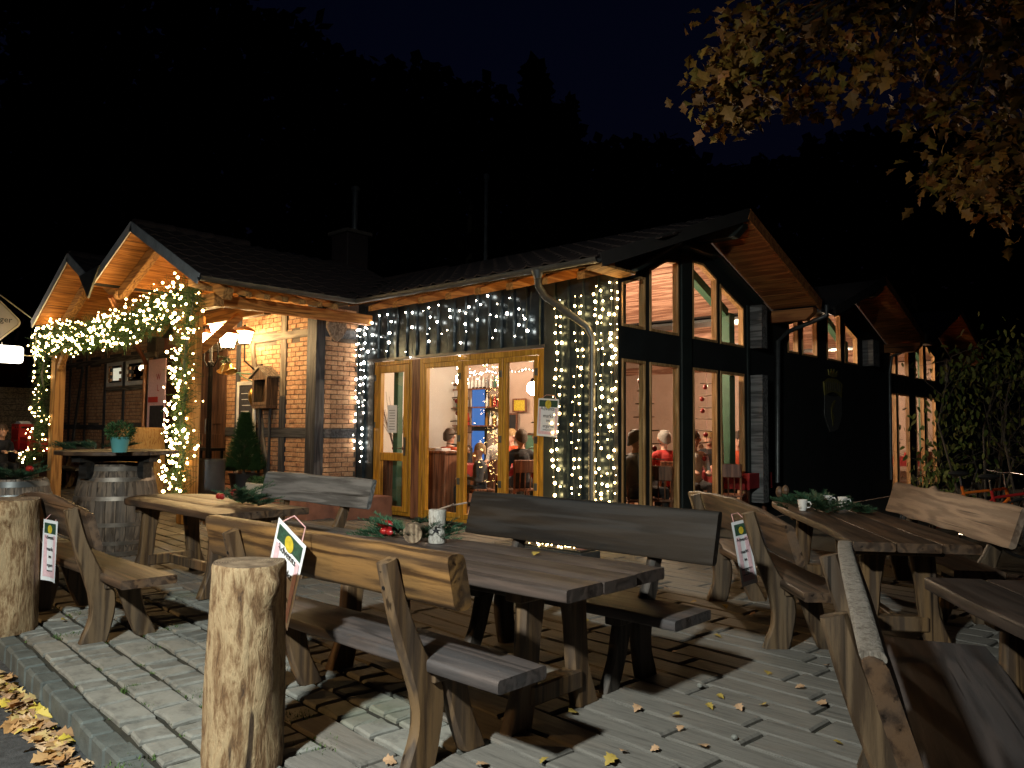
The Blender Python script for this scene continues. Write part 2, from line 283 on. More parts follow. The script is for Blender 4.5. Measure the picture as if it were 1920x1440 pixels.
# ------------------------------------------------------------------ mesh helpers
class MB:
    def __init__(s): s.v = []; s.f = []; s.mi = []
    def add(s, vs, fs, mi=0):
        o = len(s.v); s.v += [tuple(p) for p in vs]; s.f += [tuple(i+o for i in f) for f in fs]; s.mi += [mi]*len(fs); return s
    def box(s, x0, x1, y0, y1, z0, z1, mi=0):
        return s.add([(x0, y0, z0), (x1, y0, z0), (x1, y1, z0), (x0, y1, z0), (x0, y0, z1), (x1, y0, z1), (x1, y1, z1), (x0, y1, z1)],
                     [(0, 3, 2, 1), (4, 5, 6, 7), (0, 1, 5, 4), (1, 2, 6, 5), (2, 3, 7, 6), (3, 0, 4, 7)], mi)
    def obox(s, c, a, b, n, mi=0):
        """oriented box: centre c, half vectors a, b, n"""
        c, a, b, n = map(Vector, (c, a, b, n)); P = [c+sa*a+sb*b+sn*n for sn in (-1, 1) for sb in (-1, 1) for sa in (-1, 1)]
        f = [(0, 2, 3, 1), (4, 5, 7, 6), (0, 1, 5, 4), (2, 6, 7, 3), (0, 4, 6, 2), (1, 3, 7, 5)]
        if a.cross(b).dot(n) < 0: f = [q[::-1] for q in f]
        return s.add(P, f, mi)
    def beam(s, p0, p1, w, h, up=(0, 0, 1), mi=0):
        p0, p1 = Vector(p0), Vector(p1); d = p1-p0; up = Vector(up); sd = d.cross(up).normalized(); u2 = sd.cross(d).normalized()
        return s.obox((p0+p1)/2, d/2, sd*w/2, u2*h/2, mi)
    def prism(s, poly, fn, t0, t1, mi=0):
        """poly = [(a, b)], fn(a, b, t) -> point"""
        n = len(poly); vs = [fn(a, b, t0) for a, b in poly]+[fn(a, b, t1) for a, b in poly]
        fs = [tuple(range(n))[::-1], tuple(range(n, 2*n))]+[(i, (i+1) % n, n+(i+1) % n, n+i) for i in range(n)]
        return s.add(vs, fs, mi)
    def loft(s, secs, mi=0, caps=True, closed=True):
        k = len(secs[0]); vs = [p for q in secs for p in q]; fs = []
        for i in range(len(secs)-1):
            for j in range(k if closed else k-1):
                a = i*k+j; b = i*k+(j+1) % k; fs.append((a, b, b+k, a+k))
        if caps: fs += [tuple(range(k))[::-1], tuple(range((len(secs)-1)*k, len(secs)*k))]
        return s.add(vs, fs, mi)
    def tube(s, path, r, n=8, mi=0, caps=True):
        P = [Vector(p) for p in path]; rs = r if isinstance(r, (list, tuple)) else [r]*len(P); secs = []
        up = Vector((0, 0, 1)); ref = None
        for i, p in enumerate(P):
            t = (P[min(i+1, len(P)-1)]-P[max(i-1, 0)])
            t = t.normalized() if t.length > 1e-9 else Vector((0, 0, 1))
            if ref is None: ref = up.cross(t) if abs(t.z) < .9 else Vector((1, 0, 0)).cross(t)
            ref = (ref-t*ref.dot(t)).normalized(); b = t.cross(ref)
            secs.append([p+(ref*math.cos(2*math.pi*k/n)+b*math.sin(2*math.pi*k/n))*rs[i] for k in range(n)])
        return s.loft(secs, mi, caps)
    def lathe(s, prof, n=20, c=(0, 0, 0), mi=0, caps=True):
        return s.loft([[(c[0]+r*math.cos(2*math.pi*k/n), c[1]+r*math.sin(2*math.pi*k/n), c[2]+z) for k in range(n)] for r, z in prof], mi, caps)
    def ball(s, c, r, n=10, m=6, sc=(1, 1, 1), mi=0):
        return s.loft([[(c[0]+sc[0]*r*math.sin(t)*math.cos(2*math.pi*k/n), c[1]+sc[1]*r*math.sin(t)*math.sin(2*math.pi*k/n), c[2]-sc[2]*r*math.cos(t)) for k in range(n)]
                       for t in [math.pi*(i+.15)/(m+.3) for i in range(m+1)]], mi)
    def mesh(s, name, mats, smooth=False, bevel=0):
        me = bpy.data.meshes.new(name); me.from_pydata(s.v, [], s.f)
        for m in (mats if isinstance(mats, (list, tuple)) else [mats]): me.materials.append(MATS[m])
        if len(set(s.mi)) > 1: me.polygons.foreach_set('material_index', s.mi)
        if bevel:
            b = bmesh.new(); b.from_mesh(me)
            bmesh.ops.bevel(b, geom=[e for e in b.edges if len(e.link_faces) == 2 and e.calc_face_angle(0) > .6], offset=bevel, segments=1, affect='EDGES', profile=.6, clamp_overlap=True)
            b.to_mesh(me); b.free()
        if smooth:
            me.polygons.foreach_set('use_smooth', [True]*len(me.polygons))
            try: me.set_sharp_from_angle(angle=rad(smooth if smooth is not True else 50))
            except Exception: pass
        me.update(); return me
    def build(s, name, mats, parent=None, loc=None, rz=0, smooth=False, bevel=0):
        return link(name, s.mesh(name, mats, smooth, bevel), parent, loc, rz)
def link(name, me, parent=None, loc=None, rz=0):
    o = bpy.data.objects.new(name, me); C.objects.link(o)
    if parent: o.parent = parent
    if loc is not None: o.location = loc
    if rz: o.rotation_euler.z = rz
    return o
def tag(o, label, cat, group=None):
    o['label'] = label; o['category'] = cat
    if group: o['group'] = group
    return o
def thing(name, label, cat, loc=(0, 0, 0), rz=0, group=None):
    o = bpy.data.objects.new(name, None); C.objects.link(o); o.empty_display_size = .1; o.location = loc; o.rotation_euler.z = rz
    return tag(o, label, cat, group)
def struct(o): o['kind'] = 'structure'; return o
def stuff(o): o['kind'] = 'stuff'; return o
def rrect(w, h, r, k=2):
    """rounded rectangle outline centred on 0"""
    pts = []
    for cx, cy, a0 in ((w/2-r, h/2-r, 0), (-w/2+r, h/2-r, 90), (-w/2+r, -h/2+r, 180), (w/2-r, -h/2+r, 270)):
        for i in range(k+1):
            a = rad(a0+90*i/k); pts.append((cx+r*math.cos(a), cy+r*math.sin(a)))
    return pts
def nz(x, seed, f=1.): return noise.noise(Vector((x*f, seed*7.31, seed*1.7)))
def slab(L, lo, hi, th, r=.012, n=14, seed=1, rough=.006, zf=None):
    """plank along x from -L/2 to L/2; lo(x)/hi(x) give its two edges in y; thickness th in z centred at zf(x)"""
    mb = MB(); secs = []
    for i in range(n+1):
        x = -L/2+L*i/n; a = lo(x)+rough*nz(x, seed, 3); b = hi(x)+rough*nz(x, seed+3, 3); zc = zf(x) if zf else 0
        if b-a < 2.4*r: m = (a+b)/2; a, b = m-1.3*r, m+1.3*r
        e = .985 if i in (0, n) else 1
        secs.append([(x, (a+b)/2+p*e, zc+q*e+.3*rough*nz(x, seed+5, 2)) for p, q in rrect(b-a, th, min(r, th*.45))])
    return mb.loft(secs)
def plank_leg(path, widths, x0, th, r=.012, sub=3):
    """curved plank in the local yz plane: path [(y, z)], widths along it, thickness th in x around x0"""
    P = [Vector((x0, y, z)) for y, z in path]; Q = []; W = []
    for i in range(len(P)-1):
        p0, p1, p2, p3 = P[max(i-1, 0)], P[i], P[i+1], P[min(i+2, len(P)-1)]
        for k in range(sub):
            t = k/sub; Q.append(.5*((2*p1)+(p2-p0)*t+(2*p0-5*p1+4*p2-p3)*t*t+(3*p1-p0-3*p2+p3)*t**3)); W.append(widths[i]*(1-t)+widths[i+1]*t)
    Q.append(P[-1]); W.append(widths[-1]); secs = []
    for i, q in enumerate(Q):
        t = (Q[min(i+1, len(Q)-1)]-Q[max(i-1, 0)]).normalized()
        if i == 0 and path[0][1] < .02: nrm = Vector((0, 1, 0))
        else: nrm = Vector((0, t.z, -t.y))
        secs.append([q+nrm*a+Vector((b, 0, 0)) for a, b in rrect(W[i], th, r, 1)])
    return MB().loft(secs)

def text_mesh(txt, size, mat, align='CENTER'):
    cu = bpy.data.curves.new('lettering', 'FONT'); cu.body = txt; cu.size = size; cu.align_x = align; cu.extrude = .0008; cu.resolution_u = 2
    o = bpy.data.objects.new('lettering', cu); me = bpy.data.meshes.new_from_object(o); me.materials.clear(); me.materials.append(MATS[mat])
    bpy.data.objects.remove(o); return me
def lettering(txt, size, mat, parent, loc, rot, name='lettering', align='CENTER'):
    o = link(name, text_mesh(txt, size, mat, align), parent, loc); o.rotation_euler = rot; return o

# ------------------------------------------------------------------ ground, road, terrace
ROT = rad(-5); CS, SN = math.cos(ROT), math.sin(ROT)
def st(s, t, z=0): return Vector((s*CS-t*SN, s*SN+t*CS, z))
def to_st(x, y): return x*CS+y*SN, -x*SN+y*CS
struct(MB().box(-260, 260, -200, 320, -.5, -.16).build('ground', 'earth'))
rd = MB(); rd.add([st(-80, -60, -.115), st(60, -60, -.115), st(60, 1.112, -.115), st(-80, 1.112, -.115)], [(0, 1, 2, 3)]); struct(rd.build('road', 'asphalt'))
tb = MB(); tb.prism([(-40, 1.225), (12, 1.225), (12, 40), (-40, 40)], lambda a, b, t: st(a, b, t), -.15, -.022); terrace = struct(tb.build('terrace', 'soil'))
terrace['label'] = 'paved beer garden terrace of grey stone slabs'
# kerb of small dark blocks
kerb = struct(MB().prism([(-30, 1.13), (8, 1.13), (8, 1.224), (-30, 1.224)], lambda a, b, t: st(a, b, t), -.15, -.03).build('kerb', 'soil'))
kb = MB(); kb.box(-.096, .096, -.057, .057, -.14, 0); kmesh = [kb.mesh('kerb_block', 'kerb_stone', bevel=b) for b in (.012, .017, .009)]
far_kerb = MB()
for i in range(150):
    s = -26+i*.2; p = st(s, 1.171)
    if -9 < s < 1.5:
        o = link('kerb_block', RND.choice(kmesh), kerb, p+Vector((RND.uniform(-.003, .003), RND.uniform(-.006, .006), RND.uniform(-.008, .004))), ROT+RND.uniform(-.025, .025)); o.rotation_euler.x = RND.uniform(-.03, .03)
    else:
        far_kerb.prism([(s-.095, 1.115), (s+.095, 1.115), (s+.095, 1.222), (s-.095, 1.222)], lambda a, b, t: st(a, b, t), -.14, 0)
stuff(far_kerb.build('kerb_block', 'kerb_stone', kerb))
# pavers
def paver(poly, zt, jit, tl=.02):
    mb = MB(); pts = []
    n = len(poly)
    for i in range(n):
        a, b = poly[i], poly[(i+1) % n]; pts.append(a)
        if math.hypot(b[0]-a[0], b[1]-a[1]) > .16: pts.append(((a[0]+b[0])/2+RND.uniform(-jit, jit), (a[1]+b[1])/2+RND.uniform(-jit, jit)))
    cx = sum(p[0] for p in pts)/len(pts); cy = sum(p[1] for p in pts)/len(pts)
    tilt = (RND.uniform(-tl, tl)*(.2 if tl < .02 else 1), RND.uniform(-tl, tl))
    def ring(ins, z, t=1):
        out = []
        for a, b in pts:
            d = math.hypot(a-cx, b-cy); k = max(.2, 1-ins/d); q = st(cx+(a-cx)*k, cy+(b-cy)*k, z+t*(tilt[0]*(a-cx)+tilt[1]*(b-cy))); out.append(q)
        return out
    m = len(pts); R0, R1, R2 = ring(.004, -.05, 0), ring(.004, zt-.009), ring(.017, zt)
    mb.loft([R0, R1, R2], caps=False); mb.add(R2, [tuple(range(m))]); return mb
PAV = []
t = 1.24; row = 0
while t < 9.2:
    w = RND.uniform(.175, .235)
    s = -24+RND.uniform(0, .5); left_prev = RND.uniform(-.012, .012)
    while s < 5:
        x, y, _ = st(s, t)
        leftz = s < -3.35+.35*math.sin(row*1.7) and t < 2.62
        L = RND.choice((.13, .18, .24, .30, .38)) if leftz else RND.uniform(.55, 1.05)
        j = .02 if leftz else .004; g = .0095 if leftz else .006
        sk = RND.uniform(-j, j)*1.6
        jr = j*.4; gc = g*1.25; poly = [(s+left_prev+gc, t+g+RND.uniform(-jr*.3, jr)), (s+L+sk-gc, t+g+RND.uniform(-jr*.3, jr)), (s+L+sk*.3-gc, t+w-g-RND.uniform(-jr*.3, jr)), (s+left_prev*.3+gc, t+w-g-RND.uniform(-jr*.3, jr))]
        left_prev = sk
        if leftz and L > .23 and RND.random() < .6:      # a slab broken in two
            c0 = .35+.3*RND.random(); c1 = c0+RND.uniform(-.2, .2)
            A = (poly[0][0]*(1-c0)+poly[1][0]*c0, poly[0][1]*(1-c0)+poly[1][1]*c0); B = (poly[3][0]*(1-c1)+poly[2][0]*c1, poly[3][1]*(1-c1)+poly[2][1]*c1)
            PAV.append(([poly[0], A, B, poly[3]], leftz)); PAV.append(([(A[0]+.007, A[1]), poly[1], poly[2], (B[0]+.007, B[1])], leftz))
        else: PAV.append((poly, leftz))
        s += L
    t += w; row += 1
def in_view(p, mg=60):
    q = np.array([p[0], p[1], p[2]-CAM_H]); d = q@FW
    if d < .3: return None
    x = 960+FPX*(q@RW)/d; y = 720-FPX*(q@UW)/d
    return (x, y, d) if -mg < x < 1920+mg and -mg < y < 1440+mg else None
cand = []
for poly, lz in PAV:
    c = st(sum(p[0] for p in poly)/4, sum(p[1] for p in poly)/4)
    if c.y > 8.2 and c.x < -5.9: continue
    v = in_view(c)
    A = abs((poly[2][0]-poly[0][0])*(poly[3][1]-poly[1][1])-(poly[2][1]-poly[0][1])*(poly[3][0]-poly[1][0]))/2
    cand.append((-(A/v[2]**3) if v else 0, poly, lz))
cand.sort(key=lambda c: c[0])
rest = {True: MB(), False: MB()}
for i, (k, poly, lz) in enumerate(cand):
    mb = paver(poly, RND.uniform(-.007, .005) if lz else RND.uniform(-.003, .002), .011 if lz else .003, .02 if lz else .006)
    if i < 298: mb.build('paver', 'paver' if lz else 'plank_paver', terrace)
    elif k < 0 or st(*poly[0]).length < 30: rest[lz].add(mb.v, mb.f)
for lz in rest: stuff(rest[lz].build('paver', 'paver' if lz else 'plank_paver', terrace))
# grass and moss in the joints
gm = MB()
def tuft(p, n, sp, h):
    for _ in range(n):
        a = RND.uniform(0, 6.28); r = sp*RND.random()**.7; q = Vector((p[0]+r*math.cos(a), p[1]+r*math.sin(a), -.012)); d = Vector((RND.uniform(-1, 1), RND.uniform(-1, 1), RND.uniform(.5, 1.4))).normalized()*h*RND.uniform(.4, 1); w = Vector((-d.y, d.x, 0)).normalized()*.004
        gm.add([q-w, q+w, q+d], [(0, 1, 2)])
for x, y, n, sp in ((150, 1150, 120, .10), (290, 1185, 200, .09), (330, 1175, 150, .08), (250, 1290, 160, .07), (120, 1190, 90, .10), (380, 1300, 160, .09), (395, 1320, 120, .06), (600, 1395, 100, .12), (285, 1215, 80, .06), (430, 1215, 80, .1), (235, 1430, 90, .1), (560, 1340, 120, .08)):
    tuft(bp(x, y, z=0), n, sp, .03)
for _ in range(170):
    s = RND.uniform(-8, -3.2); t_ = RND.choice([c[1][0][1] for c in cand[:150]]); tuft(st(s, t_+RND.uniform(-.012, .012)), 12, .03, .018)
tag(stuff(gm.build('joint_grass', 'grass')), 'short green grass and moss growing in the paving joints', 'grass')

# ------------------------------------------------------------------ brick building with entrance porch
VB = 7.53
house = thing('brick_house', 'timber framed brick house with twin gabled entrance porch roofs', 'building', (-16, 8, 0))
HO = Vector((-16, 8, 0))
def hp(mb, name, mats, parent=None, smooth=False, bevel=0, root=None):
    """build a part with world coordinates under a root empty that is not rotated"""
    root = root or house; o = mb.build(name, mats, parent or root, smooth=smooth, bevel=bevel)
    o.location = -root.location if (parent is None or parent == root) else (0, 0, 0)
    return o
bw = MB(); bw.box(-.1185, .1185, -.012, .03, -.0355, .0355); brick_me = bw.mesh('brick', 'brick', bevel=.005)
def bricks(u0, u1, z0, z1, holes, parent, budget, axis='u', pos=VB, zbase=.35):
    wall = []; k = 0; z = z0
    while z+.06 < z1:
        u = u0-(0 if k % 2 else .125)
        while u < u1:
            a, b = max(u+.006, u0), min(u+.244, u1)
            if b-a > .04 and not any(a < h[1] and b > h[0] and z < h[3] and z+.071 > h[2] for h in holes): wall.append(((a+b)/2, z+.036, (b-a)/.237))
            elif b-a > .04:
                for h in holes:
                    if a < h[0]-.045 < b and z < h[3] and z+.071 > h[2]: wall.append(((a+h[0])/2, z+.036, (h[0]-a)/.237))
                    if a < h[1]+.045 < b and z < h[3] and z+.071 > h[2]: wall.append(((h[1]+b)/2, z+.036, (b-h[1])/.237))
            u += .25
        z += .083; k += 1
    wall.sort(key=lambda w: -w[0] if axis == 'u' else w[0])
    rest_ = MB()
    for i, (u, z, sc) in enumerate(wall):
        d = RND.uniform(-.003, .003)
        if i < budget:
            o = link('brick', brick_me, parent); loc = Vector((u, pos+d, z)) if axis == 'u' else Vector((pos-d, u, z)); o.location = loc; o.scale.x = sc
            if axis != 'u': o.rotation_euler.z = rad(90)
        else:
            h = .1185*sc
            if axis == 'u': rest_.box(u-h, u+h, pos-.012+d, pos+.03, z-.0355, z+.0355)
            else: rest_.box(pos-.03, pos+.012-d, u-h, u+h, z-.0355, z+.0355)
    if rest_.v: stuff(hp(rest_, 'brick', 'brick', parent))
def wallpart(mb, name='wall'): return hp(mb, name, 'mortar')
# entrance wall, return wall, long left wall (mortar core with proud bricks)
w1 = wallpart(MB().box(-14.34, -11.31, VB, 7.75, 0, 3.75)); w2 = wallpart(MB().box(-11.6, -11.3, 7.752, 8.34, 0, 3.7))
w3 = wallpart(MB().box(-23.5, -20.4, VB, 7.75, 0, 3.9).box(-18.02, -17.6, VB, 7.75, 0, 3.9).box(-20.4, -18.02, VB, 7.75, 0, 2.39).box(-20.4, -18.02, VB, 7.75, 3.0, 3.9))
for w in (w1, w2, w3): w.location = -HO
timb1 = [(-12.43, -12.24, .3, 3.6), (-14.0, -13.83, .3, 3.6), (-14.4, -11.2, 1.27, 1.43), (-14.4, -11.2, 3.0, 3.14), (-11.56, -11.2, .3, 3.8)]
bricks(-14.34, -11.3, .36, 3.6, timb1, w1, 210)
bricks(7.55, 8.33, .36, 3.5, [(7.4, 7.66, .3, 3.8), (7.4, 8.4, 1.27, 1.43), (7.4, 8.4, 3.0, 3.14)], w2, 80, 'v', -11.3)
tb3 = [(-22.9, -22.76, .3, 4), (-21.75, -21.61, .3, 4), (-20.5, -20.36, .3, 4), (-19.36, -19.22, .3, 4), (-23.6, -17.5, 1.36, 1.47), (-23.6, -17.5, 2.98, 3.11), (-20.45, -17.95, 2.36, 3.05), (-18.1, -17.5, .3, 4)]
bricks(-23.5, -17.6, .36, 3.85, tb3, w3, 295)
def timber(p0, p1, w, h, mat, up=(0, 1, 0), name='timber'): return hp(MB().beam(p0, p1, w, h, up), name, mat, bevel=.006)
Y0 = VB-.005
timber((-12.335, Y0, 2.0), (-12.335, Y0, 3.6), .19, .05, 'beam_grey'); timber((-12.335, Y0, .35), (-12.335, Y0, 1.995), .19, .05, 'beam_dark')  # one post: its lit upper part is put into a paler colour
timber((-13.915, Y0, .35), (-13.915, Y0, 3.6), .16, .05, 'beam_dark')
timber((-14.34, Y0-.004, 1.35), (-11.56, Y0-.004, 1.35), .16, .05, 'beam_dark_x'); timber((-14.34, Y0-.004, 3.07), (-11.56, Y0-.004, 3.07), .14, .05, 'beam_grey_x')
timber((-13.4, Y0-.03, 3.0), (-12.72, Y0-.03, .4), .12, .05, 'beam_grey')
hp(MB().box(-11.56, -11.27, 7.48, 7.66, .3, 3.75), 'corner_post', 'beam_dark', bevel=.008)
for z, mt in ((1.35, 'beam_dark_x'), (3.07, 'beam_dark_x')): timber((-11.295, 7.66, z), (-11.295, 8.34, z), .15, .05, mt, (1, 0, 0))
for u in (-22.83, -21.68, -20.43, -19.29, -17.62):
    timber((u, Y0, .35), (u, Y0, 2.97), .13, .05, 'beam_dark'); timber((u, Y0, 3.115), (u, Y0, 3.85), .12, .05, 'beam_grey')
timber((-21.92, Y0-.02, 2.97), (-22.62, Y0-.02, .4), .11, .05, 'beam_dark')
timber((-23.5, Y0-.004, 1.41), (-20.3, Y0-.004, 1.41), .12, .05, 'beam_dark_x'); timber((-23.5, Y0-.004, 3.045), (-17.6, Y0-.004, 3.045), .13, .05, 'beam_grey_x')
timber((-20.36, Y0-.004, 2.33), (-18.0, Y0-.004, 2.33), .10, .05, 'beam_grey_x')
FN_V = lambda v0: (lambda a, b, t: (a, v0+t, b))
FN_U = lambda u0: (lambda a, b, t: (u0+t, a, b))
def inset(poly, d):
    n = len(poly); cx = sum(p[0] for p in poly)/n; cy = sum(p[1] for p in poly)/n; out = []
    lines = []
    for i in range(n):
        a, b = poly[i], poly[(i+1) % n]; ex, ey = b[0]-a[0], b[1]-a[1]; L = math.hypot(ex, ey); nx, ny = -ey/L, ex/L
        if nx*(cx-a[0])+ny*(cy-a[1]) < 0: nx, ny = -nx, -ny
        lines.append((nx, ny, nx*a[0]+ny*a[1]+d))
    for i in range(n):
        a1, b1, c1 = lines[i-1]; a2, b2, c2 = lines[i]; D = a1*b2-a2*b1
        out.append(((c1*b2-c2*b1)/D, (a1*c2-a2*c1)/D) if abs(D) > 1e-6 else poly[i])
    return out
def ring(mb, poly, d, fn, t0, t1):
    q = inset(poly, d); n = len(poly)
    for i in range(n):
        j = (i+1) % n; mb.prism([poly[i], poly[j], q[j], q[i]], fn, t0, t1)
    return q
def window(root, poly, fn, d=.055, t0=-.03, t1=.07, fmat='ochre_frame', gmat='window_glass', name='window', pane='pane', tp=.02):
    mb = MB(); q = ring(mb, poly, d, fn, t0, t1)
    o = hp(mb, name, fmat, root=root, bevel=.004)
    p = MB().prism(q, fn, tp, tp+.012).build(pane, gmat, o)
    return o, q
R4 = lambda a, b, c, d: [(a, c), (b, c), (b, d), (a, d)]
# small windows of the brick house with a blind that glows in place of a lit room
for a, b, lit in ((-20.36, -19.36, 1), (-19.22, -18.06, 2)):
    o, q = window(house, R4(a, b, 2.4, 2.99), FN_V(VB+.03), .09, -.05, .05, 'white_trim')
    ring_ = MB(); ring(ring_, inset(R4(a, b, 2.4, 2.99), .09), .05, FN_V(VB+.05), -.03, .03); ring_.build('sash', 'iron_black', o)
    if lit == 1: MB().box(a+.12, b-.12, VB+.085, VB+.09, 2.45, 2.95).build('blind', 'glowing_blind', o)
    else:
        MB().box(a+.1, b-.1, VB+.5, VB+.51, 2.4, 3.0).build('blind', 'plaster', o)
        MB().ball((-18.62, VB+.15, 2.80), .13, 12, 6, (1.9, .4, .6)).build('ceiling_lamp', 'shade_glow', o, smooth=True)
# entrance door, panels and platform
for i, (a, b) in enumerate(((-17.4, -16.2), (-16.18, -15.35), (-15.33, -14.5))):
    d = hp(MB().box(a, b, 7.62, 7.68, .36, 2.95).box(a+.12, b-.12, 7.60, 7.618, .5, 1.3).box(a+.12, b-.12, 7.60, 7.618, 1.5, 2.8), 'door', 'door_brown', bevel=.006)
    if i: MB().tube([(a+.1, 7.59, 1.3), (a+.1, 7.54, 1.3), (a+.1, 7.54, 1.6), (a+.1, 7.59, 1.6)], .012).build('handle', 'zinc', d)
hp(MB().box(-17.6, -14.34, 7.58, 7.8, 2.96, 3.1), 'door_lintel', 'beam_grey_x'); hp(MB().box(-17.6, -14.34, 7.7, 7.8, 3.1, 3.9), 'wall', 'platform_tile')
hp(MB().box(-14.5, -14.345, 7.5, 7.75, .36, 2.96), 'door_jamb', 'door_brown')
plat = struct(MB().box(-24, -10.65, 6.95, 7.6, -.02, .33).box(-24, -10.25, 7.4, 8.33, -.02, .326).build('entrance_platform', 'platform_tile'))
# roof: two gables with ridges running into the house
VG = 4.98
gables = [(-12.7, 4.64, -10.35, 3.51, -14.3, 3.92), (-15.49, 4.54, -14.3, 3.92, -17.36, 3.46)]
tm = MB(); prof = [(-.16, .0), (-.11, .012), (-.06, .03), (-.01, .012), (.05, 0), (.10, -.004), (.15, .006)]
tm.loft([[(x, -.19, z+.03) for x, z in prof]+[(x, -.19, z+.012) for x, z in prof[::-1]], [(x, .19, z+.006) for x, z in prof]+[(x, .19, z-.012) for x, z in prof[::-1]]])
tile_me = tm.mesh('roof_tile', 'roof_tile', smooth=40)
def tile(p, along, down, parent, root):
    """along = unit vector across the tiles, down = unit vector down the slope"""
    n = along.cross(-down).normalized()
    if n.z < 0: n = -n; along = -along
    M = Matrix((along, -down, n)).transposed().to_4x4(); M.translation = p
    o = link('roof_tile', tile_me, parent); o.matrix_local = M @ Matrix.Rotation(RND.uniform(-.012, .012), 4, 'Z'); return o
for gi, (ur, zr, ua, za, ub, zb) in enumerate(gables):
    for (ue, ze) in ((ua, za), (ub, zb)):
        d = Vector((ue-ur, 0, ze-zr)); L = d.length; d.normalize(); n = Vector((-d.z, 0, d.x)); n = n if n.z > 0 else -n
        vend = 9.6 if ue == ua and gi == 0 else 9.0
        a = Vector((ur, 0, zr)); b = Vector((ue, 0, ze)); th = .07
        slab_ = MB(); slab_.prism([(a.x, a.z), (b.x, b.z), (b.x-n.x*th, b.z-n.z*th), (a.x, a.z-th/n.z)], lambda p, q, t: (p, t, q), VG, vend)
        roof = hp(slab_, 'roof', 'roof_under')
        k = 0
        while (k+1)*.15 <= L+.03:
            c0, c1 = k*.15+.004, min((k+1)*.15-.004, L-.005); p0, p1 = a+d*c0-n*(th+.004), a+d*c1-n*(th+.004)
            hp(MB().prism([(p0.x, p0.z), (p1.x, p1.z), (p1.x-n.x*.018, p1.z-n.z*.018), (p0.x-n.x*.018, p0.z-n.z*.018)], lambda p, q, t: (p, t, q), VG+.02, 7.5), 'soffit_board', 'porch_wood'); k += 1
        rows = int(L/.31)+1; cols = int((vend-VG)/.30)
        if not (gi == 0 and ue == ua or gi == 1 and ue == ua): cols = 2
        for r in range(rows):
            for c in range(cols):
                v = VG+.16+c*.30; p = a+d*min(.17+r*.31, L-.1)+n*.0
                if ue == ua and gi == 0 and v > 7.5 and p.x > -10.35-.77*(v-7.6)-.1: continue
                tile(Vector((p.x, v, p.z)), Vector((0, 1, 0)), d, roof, house)
        # metal verge flashing and barge board on the gable edge
        q0 = a+n*.035; q1 = b+n*.035
        hp(MB().prism([(q0.x, q0.z), (q1.x, q1.z), (q1.x-n.x*.15, q1.z-n.z*.15), (q0.x-n.x*.15, q0.z-n.z*.15)], lambda p, q, t: (p, t, q), VG-.025, VG-.004), 'verge_board', 'verge_zinc' if ue == ua else 'ceramic')  # white left boards stand in for a strip of cool light
        # rafters of the open truss
        r0 = a-n*.20; r1 = b-n*.20
        hp(MB().beam((r0.x, 5.45, r0.z), (r1.x, 5.45, r1.z), .14, .17, (0, 0, 1)), 'rafter', 'porch_wood_x', bevel=.008)
    for k in range(6):   # ridge caps
        hp(MB().tube([(ur, VG+.02+k*.33, zr+.0), (ur, VG+.34+k*.33, zr+.012)], .09, 10), 'ridge_tile', 'roof_tile', smooth=50)
    # boarded gable wall above the brick
    for k in range(8):
        z0 = 3.5+k*.13; zt = z0+.122
        if zt > zr-.2: break
        f = lambda z: ((ur+(ub-ur)*(zr-.18-z)/(zr-zb)), (ur+(ua-ur)*(zr-.18-z)/(zr-za)))
        l0, r0_ = f(zt); hp(MB().box(max(l0, ub+.05), min(r0_, ua-.1), 7.5, 7.52, z0, zt), 'gable_board', 'porch_wood_x')
# porch frame
def porchbeam(p0, p1, w, h, mat='porch_wood_x', name='beam'): return hp(MB().beam(p0, p1, w, h), name, mat, bevel=.01)
porchbeam((-17.6, 5.45, 3.28), (-10.7, 5.45, 3.28), .16, .2); porchbeam((-10.9, 5.55, 3.3), (-10.9, 8.3, 3.3), .16, .17, 'porch_wood')
porchbeam((-14.3, 5.55, 3.46), (-14.3, 7.45, 3.46), .14, .16, 'porch_wood'); porchbeam((-12.9, 6.4, 3.3), (-11.0, 6.4, 3.3), .14, .2); porchbeam((-12.7, 5.55, 4.33), (-12.7, 7.45, 4.33), .12, .14, 'porch_wood')
for u, z1 in ((-13.05, 4.35), (-15.49, 4.22)): porchbeam((u, 5.45, 3.39), (u, 5.45, z1), .19, .16, 'porch_wood_z', 'king_post')
post_a = hp(MB().box(-17.43, -17.19, 5.37, 5.57, 0, 3.18), 'post', 'porch_wood_z', bevel=.012)
post_b = hp(MB().box(-11.62, -11.38, 5.34, 5.56, 0, 3.18), 'post', 'porch_wood_z', bevel=.012)
for dv, ua_, ub_ in ((5.45, -11.6, -12.2), (5.45, -17.2, -16.6)): porchbeam((ua_, dv, 2.55), (ub_, dv, 3.17), .1, .12, 'porch_wood_x', 'brace')
porchbeam((-11.5, 5.58, 2.6), (-11.5, 6.2, 3.2), .1, .12, 'porch_wood', 'brace')
for k in range(9):   # rafter tails under the side eave
    v = 5.1+k*.3
    if v < 7.5: hp(MB().prism([(-10.42, 3.40), (-10.42, 3.33), (-10.95, 3.46), (-10.95, 3.60)], lambda a, b, t: (a, t, b), v, v+.1), 'rafter_tail', 'porch_wood_x')
